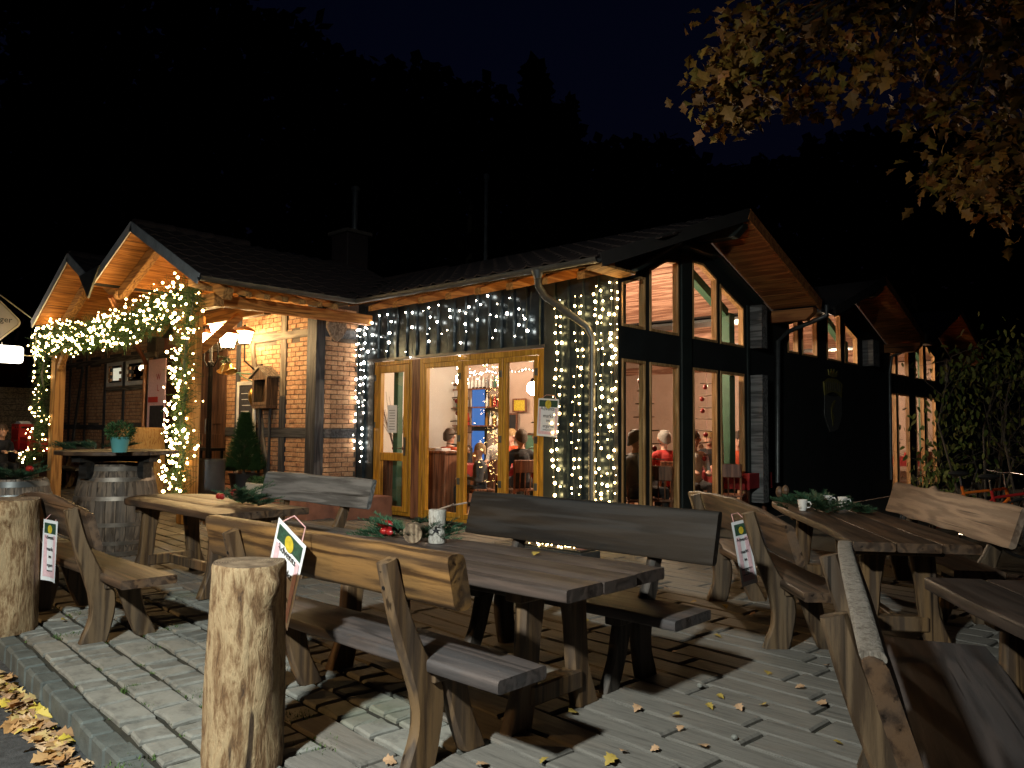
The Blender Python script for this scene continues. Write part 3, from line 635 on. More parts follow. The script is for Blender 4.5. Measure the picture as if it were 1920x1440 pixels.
# gutters (half round) with brackets
def gutter(path, parent_root, r=.065):
    mb = MB(); P = [Vector(p) for p in path]; secs = []
    for i, p in enumerate(P):
        t = (P[min(i+1, len(P)-1)]-P[max(i-1, 0)]).normalized(); sd = Vector((t.y, -t.x, 0)).normalized()
        o = [(math.cos(a)*r, math.sin(a)*r) for a in [math.pi+math.pi*k/8 for k in range(9)]]; ii = [(x*.9, y*.9) for x, y in o[::-1]]
        secs.append([p+sd*x+Vector((0, 0, y)) for x, y in o+ii])
    return mb.loft(secs)
hp(gutter([(-10.30, 4.95, 3.50), (-10.30, 7.52, 3.50), (-10.27, 7.55, 3.50), (-8, 7.55, 3.505), (-5.5, 7.55, 3.51)], house), 'gutter', 'zinc', smooth=50)
hp(MB().prism([(-14.3-.45, 4.05), (-14.3+.45, 4.12), (-14.3, 3.62)], lambda a, b, t: (a, t, b), VG-.06, VG-.028), 'valley_flashing', 'zinc')
dpv = MB(); dpv.tube([(-14.32, 5.3, 3.7), (-14.6, 5.6, 3.4), (-17.86, 7.42, 2.85), (-17.9, 7.42, 2.6), (-17.9, 7.42, .35)], .045, 10); hp(dpv, 'downpipe', 'copper_pipe', smooth=50)
# main house roof behind, chimney with steel flue
hp(MB().prism([(8.0, 3.9), (12.5, 5.3), (17, 3.9), (17, 3.8), (8.0, 3.8)], lambda a, b, t: (t, a, b), -24, -13.5), 'main_roof', 'roof_tile')
ch = thing('chimney_stack', 'brick chimney with a tall steel flue on the dark house roof', 'chimney', (-15.3, 11, 4.8))
hp(MB().box(-15.6, -14.95, 10.7, 11.3, 4.4, 6.0), 'stack', 'roof_tile', root=ch, bevel=.02); hp(MB().box(-15.66, -14.89, 10.64, 11.36, 6.0, 6.08), 'cap', 'mortar', root=ch)
hp(MB().tube([(-15.1, 11, 6.0), (-15.1, 11, 7.05)], .07, 12).tube([(-15.1, 11, 7.05), (-15.1, 11, 7.15)], .10, 12), 'flue', 'zinc', root=ch, smooth=50)
tag(MB().tube([(-13.7, 14, 3.8), (-13.7, 14, 7.8)], .05, 8).tube([(-13.7, 14, 7.75), (-13.7, 14, 7.9)], .08, 8).build('roof_mast', 'zinc'), 'thin grey mast rising behind the hall roof', 'mast')

# ------------------------------------------------------------------ hall with glazed gable front
VH, UH, UE = 8.35, -5.73, -4.93
hall = thing('restaurant_hall', 'dark metal clad restaurant hall with three timber gables and tall lit windows', 'building', (-9, 12, 0))
def hh(mb, name, mats, smooth=False, bevel=0): return hp(mb, name, mats, root=hall, smooth=smooth, bevel=bevel)
ridges = [(10.4, 4.57, 7.6, 3.53, 13.05, 3.59), (16.42, 4.50, 13.65, 3.55, 19.17, 3.55), (22.37, 4.60, 19.7, 3.60, 24.93, 3.62)]
def roof_z(v):
    for vr, zr, vl, zl, v2, z2 in ridges:
        if vl <= v <= vr: return zl+(zr-zl)*(v-vl)/(vr-vl)
        if vr < v <= v2: return zr+(z2-zr)*(v-vr)/(v2-vr)
    return 3.55
def under(v): return roof_z(v)-.13
# facade wall strips around the panes
panes = {1: [(8.38, 8.93, [(8.38, 3.36), (8.81, 3.50), (8.93, 3.5)]), (9.04, 9.80, [(9.04, 3.64), (9.46, 3.84), (9.80, 3.87)]), (10.19, 10.94, [(10.19, 3.95), (10.52, 3.95), (10.94, 3.78)]), (11.04, 11.84, [(11.04, 3.72), (11.84, 3.44)])],
         2: [(13.57, 14.02, [(13.57, 3.38), (14.02, 3.5)]), (14.20, 14.92, [(14.20, 3.56), (14.92, 3.72)]), (15.42, 16.16, [(15.42, 3.93), (15.6, 3.95), (16.16, 3.80)]), (16.38, 17.13, [(16.38, 3.68), (17.13, 3.44)])],
         3: [(19.30, 19.70, [(19.30, 3.36), (19.70, 3.46)]), (19.82, 20.72, [(19.82, 3.50), (20.72, 3.72)]), (21.28, 22.0, [(21.28, 3.9), (21.5, 3.92), (22.0, 3.78)]), (22.18, 23.09, [(22.18, 3.74), (23.09, 3.49)])]}
sill = {1: 2.79, 2: 2.85, 3: 2.79}
wm = MB(); fu = FN_U(UH); prev = 8.30
allp = [(g, p) for g in (1, 2, 3) for p in panes[g]]
def strip(a, b, z0=0.0):
    bk = sorted({a, b}|{v for r in ridges for v in (r[0], r[2], r[4]) if a < v < b})
    top = [(v, under(v)) for v in bk]
    wm.prism([(a, z0), (b, z0)]+top[::-1], fu, -.07, .0)
for g, (a, b, top) in allp:
    strip(prev, a); prev = b
    lowglass = g != 2
    if lowglass: wm.prism(R4(a, b, 0, .1), fu, -.07, 0)
    wm.prism(R4(a, b, 2.37 if lowglass else 0, sill[g]), fu, -.07, 0)
    bk = sorted({a, b}|{r[0] for r in ridges if a < r[0] < b}); up = [(v, under(v)) for v in bk]
    wm.prism(top+up[::-1], fu, -.07, 0)
strip(prev, 24.9); hh(wm, 'wall', 'dark_wall')
for g, (a, b, top) in allp:
    window(hall, [(a, sill[g]), (b, sill[g])]+top[::-1], fu, .038, -.075, .015, 'window_pine', tp=-.02)
    if g != 2: window(hall, R4(a, b, .1, 2.37), fu, .038, -.075, .015, 'window_pine', tp=-.02)
for v0, v1, z0, z1 in ((9.85, 10.14, 0, 4.25), (11.93, 12.02, 0, 3.5)): hh(MB().box(UH, UH+.03, v0, v1, z0, z1), 'mullion_post', 'dark_post', bevel=.01)
for v0, v1, z0, z1 in ((12.04, 12.24, .3, 2.36), (12.04, 12.24, 2.8, 3.5), (17.46, 17.86, 2.86, 3.42), (23.5, 23.95, 2.8, 3.45)): hh(MB().box(UH+.0, UH+.22, v0, v1, z0, z1), 'side_casing', 'oak_grey')
# dark band and curved hood trim over the first gable window
hp(MB().beam((UH+.09, 8.5, 3.52), (UH+.09, 9.7, 4.08), .16, .04).beam((UH+.09, 9.7, 4.08), (UH+.09, 10.8, 4.08), .16, .04).beam((UH+.09, 10.8, 4.08), (UH+.09, 12.24, 3.56), .16, .04), 'window_hood', 'dark_post', root=hall)
# roof planes: slab above, boards below, tiles on the side that faces the door
for gi, (vr, zr, vl, zl, v2, z2) in enumerate(ridges):
    for (ve, ze) in ((vl, zl), (v2, z2)):
        d = Vector((0, ve-vr, ze-zr)); L = d.length; d.normalize(); n = Vector((0, -d.z, d.y)); n = n if n.z > 0 else -n
        ueave = -5.5 if (gi == 0 and ve == vl) else UE
        a = Vector((0, vr, zr)); b = Vector((0, ve, ze)); th = .07
        P = [Vector((-14, a.y, a.z)), Vector((UE, a.y, a.z)), Vector((ueave, b.y, b.z)), Vector((-14, b.y, b.z))]
        rf = MB().add(P+[p-n*th for p in P], [(0, 1, 2, 3), (7, 6, 5, 4), (0, 4, 5, 1), (1, 5, 6, 2), (2, 6, 7, 3), (3, 7, 4, 0)])
        roof = hh(rf, 'roof', 'roof_under')
        k = 0
        while (k+1)*.16 <= L+.05:
            c0, c1 = k*.16+.006, min((k+1)*.16-.006, L-.01); uend = UE+(ueave-UE)*((c0+c1)/2/L)-.03
            p0, p1 = a+d*c0-n*(th+.004), a+d*c1-n*(th+.004)
            mb = MB().prism([(p0.y, p0.z), (p1.y, p1.z), (p1.y-n.y*.018, p1.z-n.z*.018), (p0.y-n.y*.018, p0.z-n.z*.018)], lambda q, w, t: (t, q, w), -13.5, UH-.17)
            hh(mb, 'ceiling_board', 'ceiling_board')
            hh(MB().prism([(p0.y, p0.z), (p1.y, p1.z), (p1.y-n.y*.018, p1.z-n.z*.018), (p0.y-n.y*.018, p0.z-n.z*.018)], lambda q, w, t: (t, q, w), UH+.005, max(uend, UH+.1)), 'soffit_board', 'soffit_board'); k += 1
        # barge board, left ones coloured dark as the unlit side
        e0, e1 = P[1]+n*.05, P[2]+n*.05; off = Vector((.012, 0, 0))
        hh(MB().add([e0+off, e1+off, e1-n*.17+off, e0-n*.17+off, e0-off*2, e1-off*2, e1-n*.17-off*2, e0-n*.17-off*2], [(0, 1, 2, 3), (7, 6, 5, 4), (0, 4, 5, 1), (1, 5, 6, 2), (2, 6, 7, 3), (3, 7, 4, 0)]), 'barge_board', 'soffit_board' if ve == v2 else 'roof_under')
        if gi == 0 and ve == vl:
            for r in range(int(L/.33)+1):
                for c in range(28):
                    u = -5.35-c*.3; p = a+d*min(.17+r*.33, L-.12)
                    if u > UE+(ueave-UE)*((p.y-vr)/(ve-vr))-.02: continue
                    if u < -10.2 and p.y-7.6 < 1.3*(-10.3-u)+.15: continue
                    if u < -12.6: continue
                    tile(Vector((u, p.y, p.z)), Vector((1, 0, 0)), d, roof, hall)
    for u0 in (UE-.05,):     # purlin stubs carrying the overhang
        for vv, zz in ((v2-.28, z2-.10),):
            hh(MB().prism([(UH, zz), (UH, zz-.2), (UE-.16, zz-.2), (UE-.03, zz-.08), (UE-.03, zz)], lambda q, w, t: (q, t, w), vv, vv+.16), 'purlin', 'soffit_board', bevel=.006)
    hh(MB().prism([(UH, zr-.16), (UH, zr-.34), (UE-.2, zr-.34), (UE-.06, zr-.22), (UE-.06, zr-.16)], lambda q, w, t: (q, t, w), vr-.08, vr+.08), 'purlin', 'dark_post', bevel=.006)
for va, vb_, z in ((13.05, 13.65, 3.5), (19.17, 19.7, 3.5)): hh(MB().box(-14, UE, va, vb_, z-.05, z), 'valley_gutter', 'zinc')
hh(MB().prism([(UH, 3.43), (UH, 3.40), (-5.5, 3.43), (-5.5, 3.46)], lambda q, w, t: (q, t, w), 7.62, 8.36), 'eave_board', 'porch_wood_x')
for k in range(16):   # rafter tails over the doors
    u = -10.1+k*.30*1.0
    if k % 2 == 0 and u < -5.6: hh(MB().prism([(7.66, 3.40), (7.66, 3.31), (8.34, 3.50), (8.34, 3.68)], lambda a, b, t: (t, a, b), u, u+.12), 'rafter_tail', 'porch_wood')
hh(MB().prism([(7.63, 3.455), (8.34, 3.715), (8.34, 3.697), (7.63, 3.437)], lambda a, b, t: (t, a, b), -10.6, UH-.02), 'eave_soffit', 'porch_wood')
# trapezoid metal cladding on the door wall
def cladding(u0, u1, z0, ztop):
    mb = MB(); pts = []; u = u0
    while u < u1:
        for du, dv in ((0, 0), (.155, 0), (.172, -.035), (.233, -.035), (.25, 0)):
            if u+du <= u1: pts.append((u+du, dv))
        u += .25
    if pts[-1][0] < u1: pts.append((u1, 0))
    zs = [z0+(ztop-z0)*k/10 for k in range(11)]
    for i in range(len(pts)-1):
        (a, da), (b, db) = pts[i], pts[i+1]
        mb.add([(a, VH+da-.002, z) for z in zs]+[(b, VH+db-.002, z) for z in zs], [(k, k+11, k+12, k+1) for k in range(10)])
    return hh(mb, 'cladding_panel', 'metal_clad')
cladding(-11.29, -10.93, .05, 3.6); cladding(-10.93, -9.05, 2.63, 3.65); cladding(-9.05, -6.98, 2.63, 3.65); cladding(-6.80, -5.76, .05, 3.65)
hh(MB().box(-11.3, -10.80, VH+.002, VH+.16, 0, 3.7).box(-10.80, -6.99, VH+.002, VH+.16, 2.64, 3.7).box(-7.0, -5.75, VH+.002, VH+.16, 0, 3.7), 'wall', 'dark_wall')
hh(MB().box(-10.95, -6.97, VH-.05, VH+.02, 2.585, 2.628), 'drip_flashing', 'zinc')
hh(MB().box(-10.93, -10.79, VH-.03, VH+.08, 0, 2.583), 'corner_casing', 'dark_post'); hh(MB().box(-6.985, -6.80, VH-.03, VH+.08, .0, 3.5), 'corner_casing', 'dark_post')
# glazed doors
fd = FN_V(VH)
dm = MB(); ring(dm, R4(-10.78, -9.80, .02, 2.57), .06, fd, -.02, .1); hh(dm, 'door_frame', 'ochre_frame', bevel=.005)
dm = MB(); dm.prism(R4(-10.715, -10.585, .085, 2.50), fd, -.035, .045).prism(R4(-9.985, -9.865, .085, 2.50), fd, -.035, .045)
for z0, z1 in ((.085, .16), (.91, 1.04), (2.38, 2.50)): dm.prism(R4(-10.585, -9.985, z0, z1), fd, -.034, .044)
door = hh(dm, 'door', 'ochre_frame', bevel=.005)
MB().prism(R4(-10.585, -9.985, 1.04, 2.38), fd, 0, .012).build('pane', 'window_glass', door); MB().prism(R4(-10.585, -9.985, .16, .91), fd, 0, .012).build('pane', 'window_glass', door)
MB().box(-9.955, -9.915, VH-.05, VH-.036, 1.0, 1.3).tube([(-9.935, VH-.05, 1.12), (-9.935, VH-.10, 1.12), (-10.05, VH-.10, 1.12)], .009).build('handle', 'zinc', door)
for z in (.45, 1.45, 2.25): MB().tube([(-10.725, VH-.045, z), (-10.725, VH-.045, z+.1)], .012).build('hinge', 'zinc', door)
hh(MB().box(-9.795, -9.60, VH-.02, VH+.08, .0, 2.57), 'door_post', 'counter_wood', bevel=.006)
dm = MB(); ring(dm, R4(-9.595, -6.985, .0, 2.575), .085, fd, -.03, .1); hh(dm, 'door_frame', 'ochre_frame', bevel=.005)
for a, b in ((-9.49, -8.625), (-8.615, -7.765), (-7.755, -7.08)):
    o, _ = window(hall, R4(a, b, .09, 2.485), fd, .075, -.045, .03, 'ochre_frame', name='folding_door', tp=-.01)
    for z in (.6, 1.25, 2.2): MB().box(b-.05, b+.0, VH-.06, VH-.046, z, z+.1).build('hinge', 'zinc', o)
hh(MB().box(-9.6, -6.98, VH-.09, VH-.03, 0, .035), 'threshold', 'zinc')
# downpipe from the gutter end
dp = [bp(1008, 508, v=7.55), bp(1009, 535, v=7.62), bp(1022, 556, v=7.8), bp(1100, 612, v=8.2), bp(1111, 632, v=8.26), Vector((bp(1111, 632, v=8.26).x, 8.26, .05))]
hh(MB().tube([dp[0], dp[0]-Vector((0, 0, .10))], [.085, .05], 12).tube(dp, .048, 12), 'downpipe', 'zinc', smooth=60)
for px in ([(1550, 572, UE+.05), (1550, 592, UE+.05), (1530, 600, UE-.1), (1478, 622, UH+.12), (1459, 640, UH+.08), (1458, 905, UH+.08)], [(1737, 625, UE+.05), (1735, 638, UE+.02), (1720, 648, UE-.15), (1672, 668, UH+.1), (1668, 700, UH+.08), (1671, 900, UH+.08)]):
    hh(MB().tube([bp(x, y, u=u) for x, y, u in px], .04, 10), 'downpipe', 'zinc', smooth=60)
hh(MB().ball((UH+.12, 19.1, 3.6), .14, 14, 8, (.8, 1, .8)), 'wall_lamp', 'ceramic', smooth=True)
# painted coat of arms on the dark wall
crest = thing('crest_emblem', 'faded gold and grey coat of arms with crown on the dark wall', 'emblem', (UH, 15.67, 1.45))
def cr(pts, x0, x1, mat, name): hp(MB().prism([(15.67+a, 1.45+b) for a, b in pts], FN_U(UH), x0, x1), name, mat, root=crest, bevel=.004)
cr([(-.42, .74), (-.46, .30), (-.2, .0), (0, 0), (.25, .05), (.48, .34), (.46, .74), (.2, .70), (0, .69), (-.2, .70)], .004, .02, 'crest_grey', 'shield')
cr([(-.50, .96), (-.44, .70), (-.2, .76), (0, .78), (.2, .76), (.44, .68), (.5, .96), (.25, 1.04), (0, 1.05), (-.25, 1.04)], .004, .03, 'crest_gold', 'banner')
for k, a in enumerate((-.36, -.26, -.16, -.05, .05, .15, .25, .35)): cr([(a-.018, .80), (a+.018, .80), (a+.018, .97), (a-.018, .97)], .031, .036, 'crest_grey', 'glyph')
cr([(-.22, 1.10), (-.24, 1.22), (-.14, 1.15), (-.08, 1.24), (0, 1.16), (.08, 1.24), (.14, 1.15), (.24, 1.22), (.22, 1.10), (0, 1.07)], .004, .025, 'crest_gold', 'crown')
cr([(-.05, .10), (.02, .3), (-.1, .4), (.05, .55), (.12, .62), (.02, .62), (-.16, .5), (-.12, .3)], .021, .03, 'crest_gold', 'lion')
# interior shell
struct(MB().box(-13.6, UH-.2, VH+.2, 24.8, -.02, .02).build('interior_floor', 'interior_floor'))
hh(MB().box(-13.7, -13.55, 8.5, 24.8, 0, 3.4), 'interior_wall', 'plaster_white'); hh(MB().box(-13.55, UH-.2, 24.6, 24.75, 0, 3.5), 'interior_wall', 'plaster')
hh(MB().box(-13.5, -9.6, 12.9, 13.05, 0, 3.45), 'interior_wall', 'plaster'); hh(MB().box(-13.5, -8.4, 18.9, 19.05, 0, 3.45), 'interior_wall', 'plaster')
hh(MB().box(-13.55, -11.35, 8.36, 8.5, 0, 3.4), 'interior_wall', 'plaster_white')
for z in (1.0,): hh(MB().box(-13.45, -9.62, 12.84, 12.895, .05, z), 'wainscot', 'counter_wood')
for v0, g in ((11.9, 1), (17.2, 2), (23.2, 3)): hh(MB().box(UH-.45, UH-.27, v0, v0+.18, 0, 3.4), 'green_pillar', 'green_post', bevel=.01)
for v0 in (11.9, 17.2, 23.2): hh(MB().beam((UH-.36, v0, 3.4), (UH-.36, v0-1.3, 3.95), .12, .14), 'green_brace', 'green_post')
hh(MB().box(-10.72, -10.6, VH+.35, VH+.47, 0, 3.2), 'green_pillar', 'green_post', bevel=.01)
for v in (13.0, 19.0): hh(MB().box(-13.5, UH-.2, v-.12, v+.12, 3.0, 3.22), 'tie_beam', 'ceiling_board')

# ------------------------------------------------------------------ rustic benches and tables
def bench(label, loc, rz, L, depth, seat_mat, back_mat, leg_mat, back=(.72, .95), bth=.06, arch=0., ups=(-.6, .6), bL=None, boff=0., seed=1, lean=.07, wavy=.008, knot=None, sz=.46, droop=0., bark_edge=None):
    t = thing('rustic_bench', label, 'bench', loc, rz, 'rustic wooden benches on the terrace')
    sth = .058; bL = bL or L
    slab(L, lambda x: .0, lambda x: depth+.02*math.sin(2.1*x+seed), sth, .014, 14, seed, .012).build('seat', seat_mat, t, (0, 0, sz-sth/2), smooth=45)
    z0, z1 = back; h = z1-z0
    def lo(x): return -h/2+arch*(1-(2*x/bL)**2)*.55-arch*.55
    def hi(x): return h/2+arch*(1-(2*x/bL)**2)-arch-droop*max(0, x/bL)*h*.5+(knot[1]*math.exp(-((x-knot[0])/.05)**2) if knot else 0)
    b = slab(bL, lo, hi, bth, min(.03, bth*.4), 22, seed+9, wavy)
    # stand the plank up: y -> z, z -> -y, then lean it back
    b.v = [(x+boff, -q-bth/2-.012-(y+h/2)*lean/h, y+(z0+z1)/2) for x, y, q in b.v]
    bo = b.build('backrest', back_mat, t, smooth=45)
    if bark_edge:
        e = slab(bL*.99, lambda x: hi(x)-.012, lambda x: hi(x)+.012, bth*1.04, .011, 30, seed+4, .012); e.v = [(x+boff, -q-bth/2-.012-(y+h/2)*lean/h, y+(z0+z1)/2+.002) for x, y, q in e.v]; e.build('bark_edge', bark_edge, bo, smooth=60)
    for ux in ups:
        yb = -bth-.012-.045
        yt = yb-lean*.9; plank_leg([(-.02, 0), (.025, .14), (.03, .30), (.03+(yt-.03)*.36, .48), (.03+(yt-.03)*.72, .68), (yt, z1-.05)], [.17, .15, .165, .115, .09, .08], ux, .062).build('upright', leg_mat, t, smooth=45)
        plank_leg([(depth-.02, 0), (depth-.09, .14), (depth-.13, .27), (depth-.17, sz-sth-.004)], [.13, .12, .13, .15], ux+.001, .060).build('leg', leg_mat, t, smooth=45)
        MB().box(ux-.05, ux+.05, .03, depth-.05, sz-sth-.05, sz-sth-.002).build('cleat', leg_mat, t, bevel=.006)
        for z in (z0+h*.3, z0+h*.62): MB().tube([(ux, yb-.045-(z-z0)*lean/h, z), (ux, yb-.03-(z-z0)*lean/h, z)], .009, 8).build('bolt', 'iron_black', t)
    return t
def table(label, loc, rz, L, W, mat, leg_mat, seed=1, lx=None, endf=None, zt=.745, th=.06):
    t = thing('rustic_table', label, 'table', loc, rz, 'rustic wooden tables on the terrace')
    n = 3; cuts = [-W/2, -W*.17, W*.18, W/2]
    for k in range(n):
        a, b = cuts[k]+(.0012 if k else 0), cuts[k+1]-(.0012 if k < n-1 else 0)
        fl = (lambda x, a=a: a+(.02*math.sin(2.3*x+seed) if a < -W/2+.01 else 0)); fh = (lambda x, b=b: b+(.02*math.sin(1.9*x+seed*2) if b > W/2-.01 else 0))
        if endf: fl0, fh0 = fl, fh; fl = (lambda x, f=fl0: max(f(x), -endf(x))); fh = (lambda x, f=fh0: min(f(x), endf(x)))
        slab(L-(.006*k), fl, fh, th, .012, 18, seed+k, .008).build('tabletop_plank', mat, t, (RND.uniform(-.006, .006), 0, zt-th/2-.001*k), smooth=45)
    lx = lx or L/2-.42
    for x in (-lx, lx):
        for s in (-1, 1):
            plank_leg([(s*(W/2-.13), 0), (s*(W/2-.19), .2), (s*(W/2-.21), .42), (s*(W/2-.24), zt-th-.003)], [.17, .13, .135, .17], x, .075).build('leg', leg_mat, t, smooth=45)
        MB().box(x-.055, x+.055, -W/2+.10, W/2-.10, zt-th-.075, zt-th-.004).build('cleat', leg_mat, t, bevel=.008)
        MB().box(x-.05, x+.05, -W/2+.20, W/2-.20, .10, .2).build('foot_rail', leg_mat, t, bevel=.01)
    MB().box(-lx+.052, lx-.052, -.03, .03, .105, .19).build('stretcher', leg_mat, t, bevel=.008)
    return t
bench('thick golden oak bench whose backrest carries the Advents poster beside the peeled bollard', (-3.22, 2.29, 0), 0, 2.14, .33, 'seat_brown', 'oak_warm', 'oak_warm_z', (.72, .95), .10, ups=(-.68, .62), bL=2.0, boff=-.06, seed=2, lean=.05)
bench('dark stained bench with wide straight backrest facing the long table with birch candle', (-3.14, 4.02, 0), math.pi, 1.98, .38, 'seat_brown', 'oak_dark', 'oak_dark_z', (.69, .99), .05, ups=(-.55, .55), seed=5, lean=.08, wavy=.004)
bench('weathered brown bench with arched backrest standing before the big wooden barrel', (-6.27, 2.10, 0), rad(-2), 2.06, .35, 'oak_brown', 'oak_brown', 'oak_grey_z', (.66, .95), .055, arch=.08, ups=(-.62, .62), bL=1.75, boff=-.15, seed=11, lean=.08, wavy=.014)
bench('grey weathered bench near the ochre glass door with wavy grained backrest', (-7.12, 4.66, 0), math.pi, 1.95, .36, 'oak_grey', 'oak_grey', 'oak_warm_z', (.66, .95), .055, ups=(-.5, .6), seed=17, lean=.08, wavy=.012)
bench('brown bench with arched backrest and hanging poster beside the table with mugs', (-2.77, 5.70, 0), rad(-47), 2.40, .36, 'oak_brown', 'oak_brown', 'oak_grey_z', (.66, .95), .06, arch=.06, ups=(-.72, .74), bL=2.5, seed=23, lean=.09, wavy=.014)
bench('pale bench with knotted live edge backrest in front of the parked bicycles', (-1.95, 7.70, 0), rad(124), 2.7, .36, 'oak_brown', 'oak_pale', 'oak_grey_z', (.62, .92), .05, ups=(-.95, .8), seed=31, lean=.10, wavy=.018, knot=(.35, .04))
bench('dark brown bench seen end on with pale bark along its backrest edge', (-.915, 3.06, 0), rad(-69), 2.15, .46, 'seat_brown', 'oak_brown', 'oak_grey_z', (.64, .95), .06, arch=.05, ups=(-.62, .60), bL=2.1, seed=41, lean=.10, wavy=.012, bark_edge='edge_bark')
bench('weathered bench pushed against the brick wall below the small windows', (-20.6, 6.95, 0), math.pi, 2.1, .36, 'oak_grey', 'oak_grey', 'oak_grey_z', (.75, 1.08), .05, arch=.05, ups=(-.6, .6), seed=51)
table('long dark plank table with birch log candle and fir sprigs', (-3.3, 3.15, 0), 0, 2.28, .80, 'table_brown', 'oak_warm_z', 3)
table('brown plank table with tapered end carrying fir branches and a red ribbon', (-7.12, 3.54, 0), 0, 2.22, .86, 'oak_brown', 'oak_warm_z', 8, endf=lambda x: .47 if x > -.7 else .47-.30*((-.7-x)/.41)**1.5)
table('brown plank table with three white mugs on fir branches', (-2.28, 6.67, 0), rad(-56), 2.9, .78, 'oak_brown', 'oak_warm_z', 13)
table('dark plank table with rounded notched edge beside the bark edged bench', (-.14, 3.52, 0), rad(-55.7), 2.25, .80, 'table_dark', 'oak_warm_z', 19)
# long narrow table with red crates far left
table('plain wooden table holding red drink crates', (-20.3, 5.95, 0), 0, 2.6, .8, 'oak_brown', 'oak_warm_z', 29, zt=.86)

# ------------------------------------------------------------------ log bollards, stump, barrels
def log(name, label, loc, r, h, mat, seed, cat='bollard', knots=(), lean=0., group=None):
    t = thing(name, label, cat, loc, 0, group); n = 26; mb = MB(); secs = []
    zs = [0, .03, .08, .14, .2, .28, .38, .5, .62, .72, .79, .84, .88, .92, .955, .985, 1.0]
    for z in zs:
        sec = []
        for k in range(n):
            a = 2*math.pi*k/n; w = 1+.13*noise.noise(Vector((math.cos(a)*1.3, math.sin(a)*1.3, z*h*1.6+seed)))+.025*noise.noise(Vector((math.cos(a)*4, math.sin(a)*4, z*h*6+seed)))
            if z < .1: w *= 1.03
            if z == 1.0: w *= .965
            for ka, kz, kr in knots:
                da = (a-ka+math.pi) % (2*math.pi)-math.pi; w += kr*math.exp(-(da/.28)**2-((z-kz)/.07)**2)
            sec.append((r*w*math.cos(a)+lean*z*h, r*w*math.sin(a), z*h+(.012*noise.noise(Vector((math.cos(a), math.sin(a), seed))) if z > .95 else 0)))
        secs.append(sec)
    mb.loft(secs, caps=False); mb.build('trunk', mat, t, smooth=60)
    top = MB(); c = Vector((lean*h, 0, h+.004)); rings = [[Vector(p)*f+c*(1-f) for p in secs[-1]] for f in (1, .7, .4, .12)]
    top.loft(rings, caps=False); top.add(rings[-1], [tuple(range(n))]); top.build('cut_end', 'log_end', t, smooth=60)
    return t
ka = math.atan2(-1.8, 3.1)
log('log_bollard', 'peeled pale log bollard with knot in front of the poster bench', (-3.20, 1.795, -.01), .162, .87, 'peeled_log', 3.3, knots=((ka+.62, .90, .30), (ka-.2, .12, .06), (ka-.5, .55, .07)))
log('log_bollard', 'thick peeled log bollard with dark knots standing on the kerb edge beside the arched bench', (-6.46, 1.76, -.01), .20, .93, 'peeled_log', 8.1, knots=((ka+.2, .90, .26), (ka+.45, .12, .2)))
log('tree_stump', 'tall golden tree stump standing by the house door', (-15.95, 6.62, 0), .42, 1.42, 'stump_gold', 5.2, 'stump', knots=((0, .9, .1), (2.2, .85, .1)))
log('tree_stump', 'golden tree stump half hidden under the barrel table', (-16.9, 6.5, 0), .3, .6, 'stump_gold', 9.2, 'stump')
def barrel(label, loc, r, h, rz=0, top=None, wood_='barrel_wood', hoop='hoop_steel'):
    t = thing('wooden_barrel', label, 'barrel', loc, rz, 'wooden barrels used as tables')
    prof = lambda f: r*(1-.24*(2*f-1)**2)
    n = 26
    for k in range(n):
        a0, a1 = 2*math.pi*k/n+.006, 2*math.pi*(k+1)/n-.006; mb = MB(); secs = []
        for i in range(9):
            f = i/8; R = prof(f); secs.append([(R*math.cos(a0), R*math.sin(a0), f*h), (R*1.004*math.cos((a0+a1)/2), R*1.004*math.sin((a0+a1)/2), f*h), (R*math.cos(a1), R*math.sin(a1), f*h), ((R-.025)*math.cos(a1), (R-.025)*math.sin(a1), f*h), ((R-.025)*math.cos(a0), (R-.025)*math.sin(a0), f*h)])
        mb.loft(secs).build('stave', wood_, t)
    for f, w in ((.04, .05), (.16, .045), (.36, .045), (.64, .045), (.84, .045), (.955, .05)):
        MB().loft([[((prof(f+dz/h)+dr)*math.cos(2*math.pi*k/40), (prof(f+dz/h)+dr)*math.sin(2*math.pi*k/40), f*h+dz) for k in range(40)] for dz, dr in ((-w/2, .001), (-w/2, .006), (w/2, .006), (w/2, .001))], caps=False).build('hoop', hoop, t, smooth=40)
    MB().lathe([(.01, 0), (prof(1)-.03, 0), (prof(1)-.03, .02), (.01, .02)], 26, (0, 0, h-.05)).build('barrel_head', wood_, t)
    if top:
        R, z = top; k = 5; edges = [-R+2*R*i/k for i in range(k+1)]
        for i in range(k):
            a, b = edges[i]+.003, edges[i+1]-.003; ys = [a+(b-a)*j/4 for j in range(5)]; hx = [math.sqrt(max(R*R-y*y, .004)) for y in ys]
            MB().prism([(x, y) for x, y in zip(hx, ys)]+[(-x, y) for x, y in zip(hx[::-1], ys[::-1])], lambda p, q, tt: (p, q, tt), z-.045, z).build('tabletop_board', 'oak_brown', t, bevel=.006)
        for a in (0, 1): MB().obox((0, 0, z-.085), (R*.85*(1-a)+.06*a, R*.85*a+.0, 0) if a == 0 else (0, R*.85, 0), (0, .06, 0) if a == 0 else (.06, 0, 0), (0, 0, .035)).build('support_beam', 'oak_dark', t)
        for a in range(4):
            c = Vector((math.cos(a*math.pi/2+.0), math.sin(a*math.pi/2), 0)); MB().obox(c*(r*.93)+Vector((0, 0, z-.20)), c*.045, Vector((-c.y, c.x, 0))*.06, (0, 0, .10)).build('support_bracket', 'oak_dark', t)
    return t
barrel('large wine barrel with round wooden tabletop and teal flowerpot', (-9.38, 3.62, 0), .44, 1.02, rad(20), (.64, 1.17))
barrel('small barrel with steel hoops topped with fir greens beside the kerb bollard', (-8.12, 2.24, 0), .34, .97, 0, None, 'barrel_wood', 'zinc')

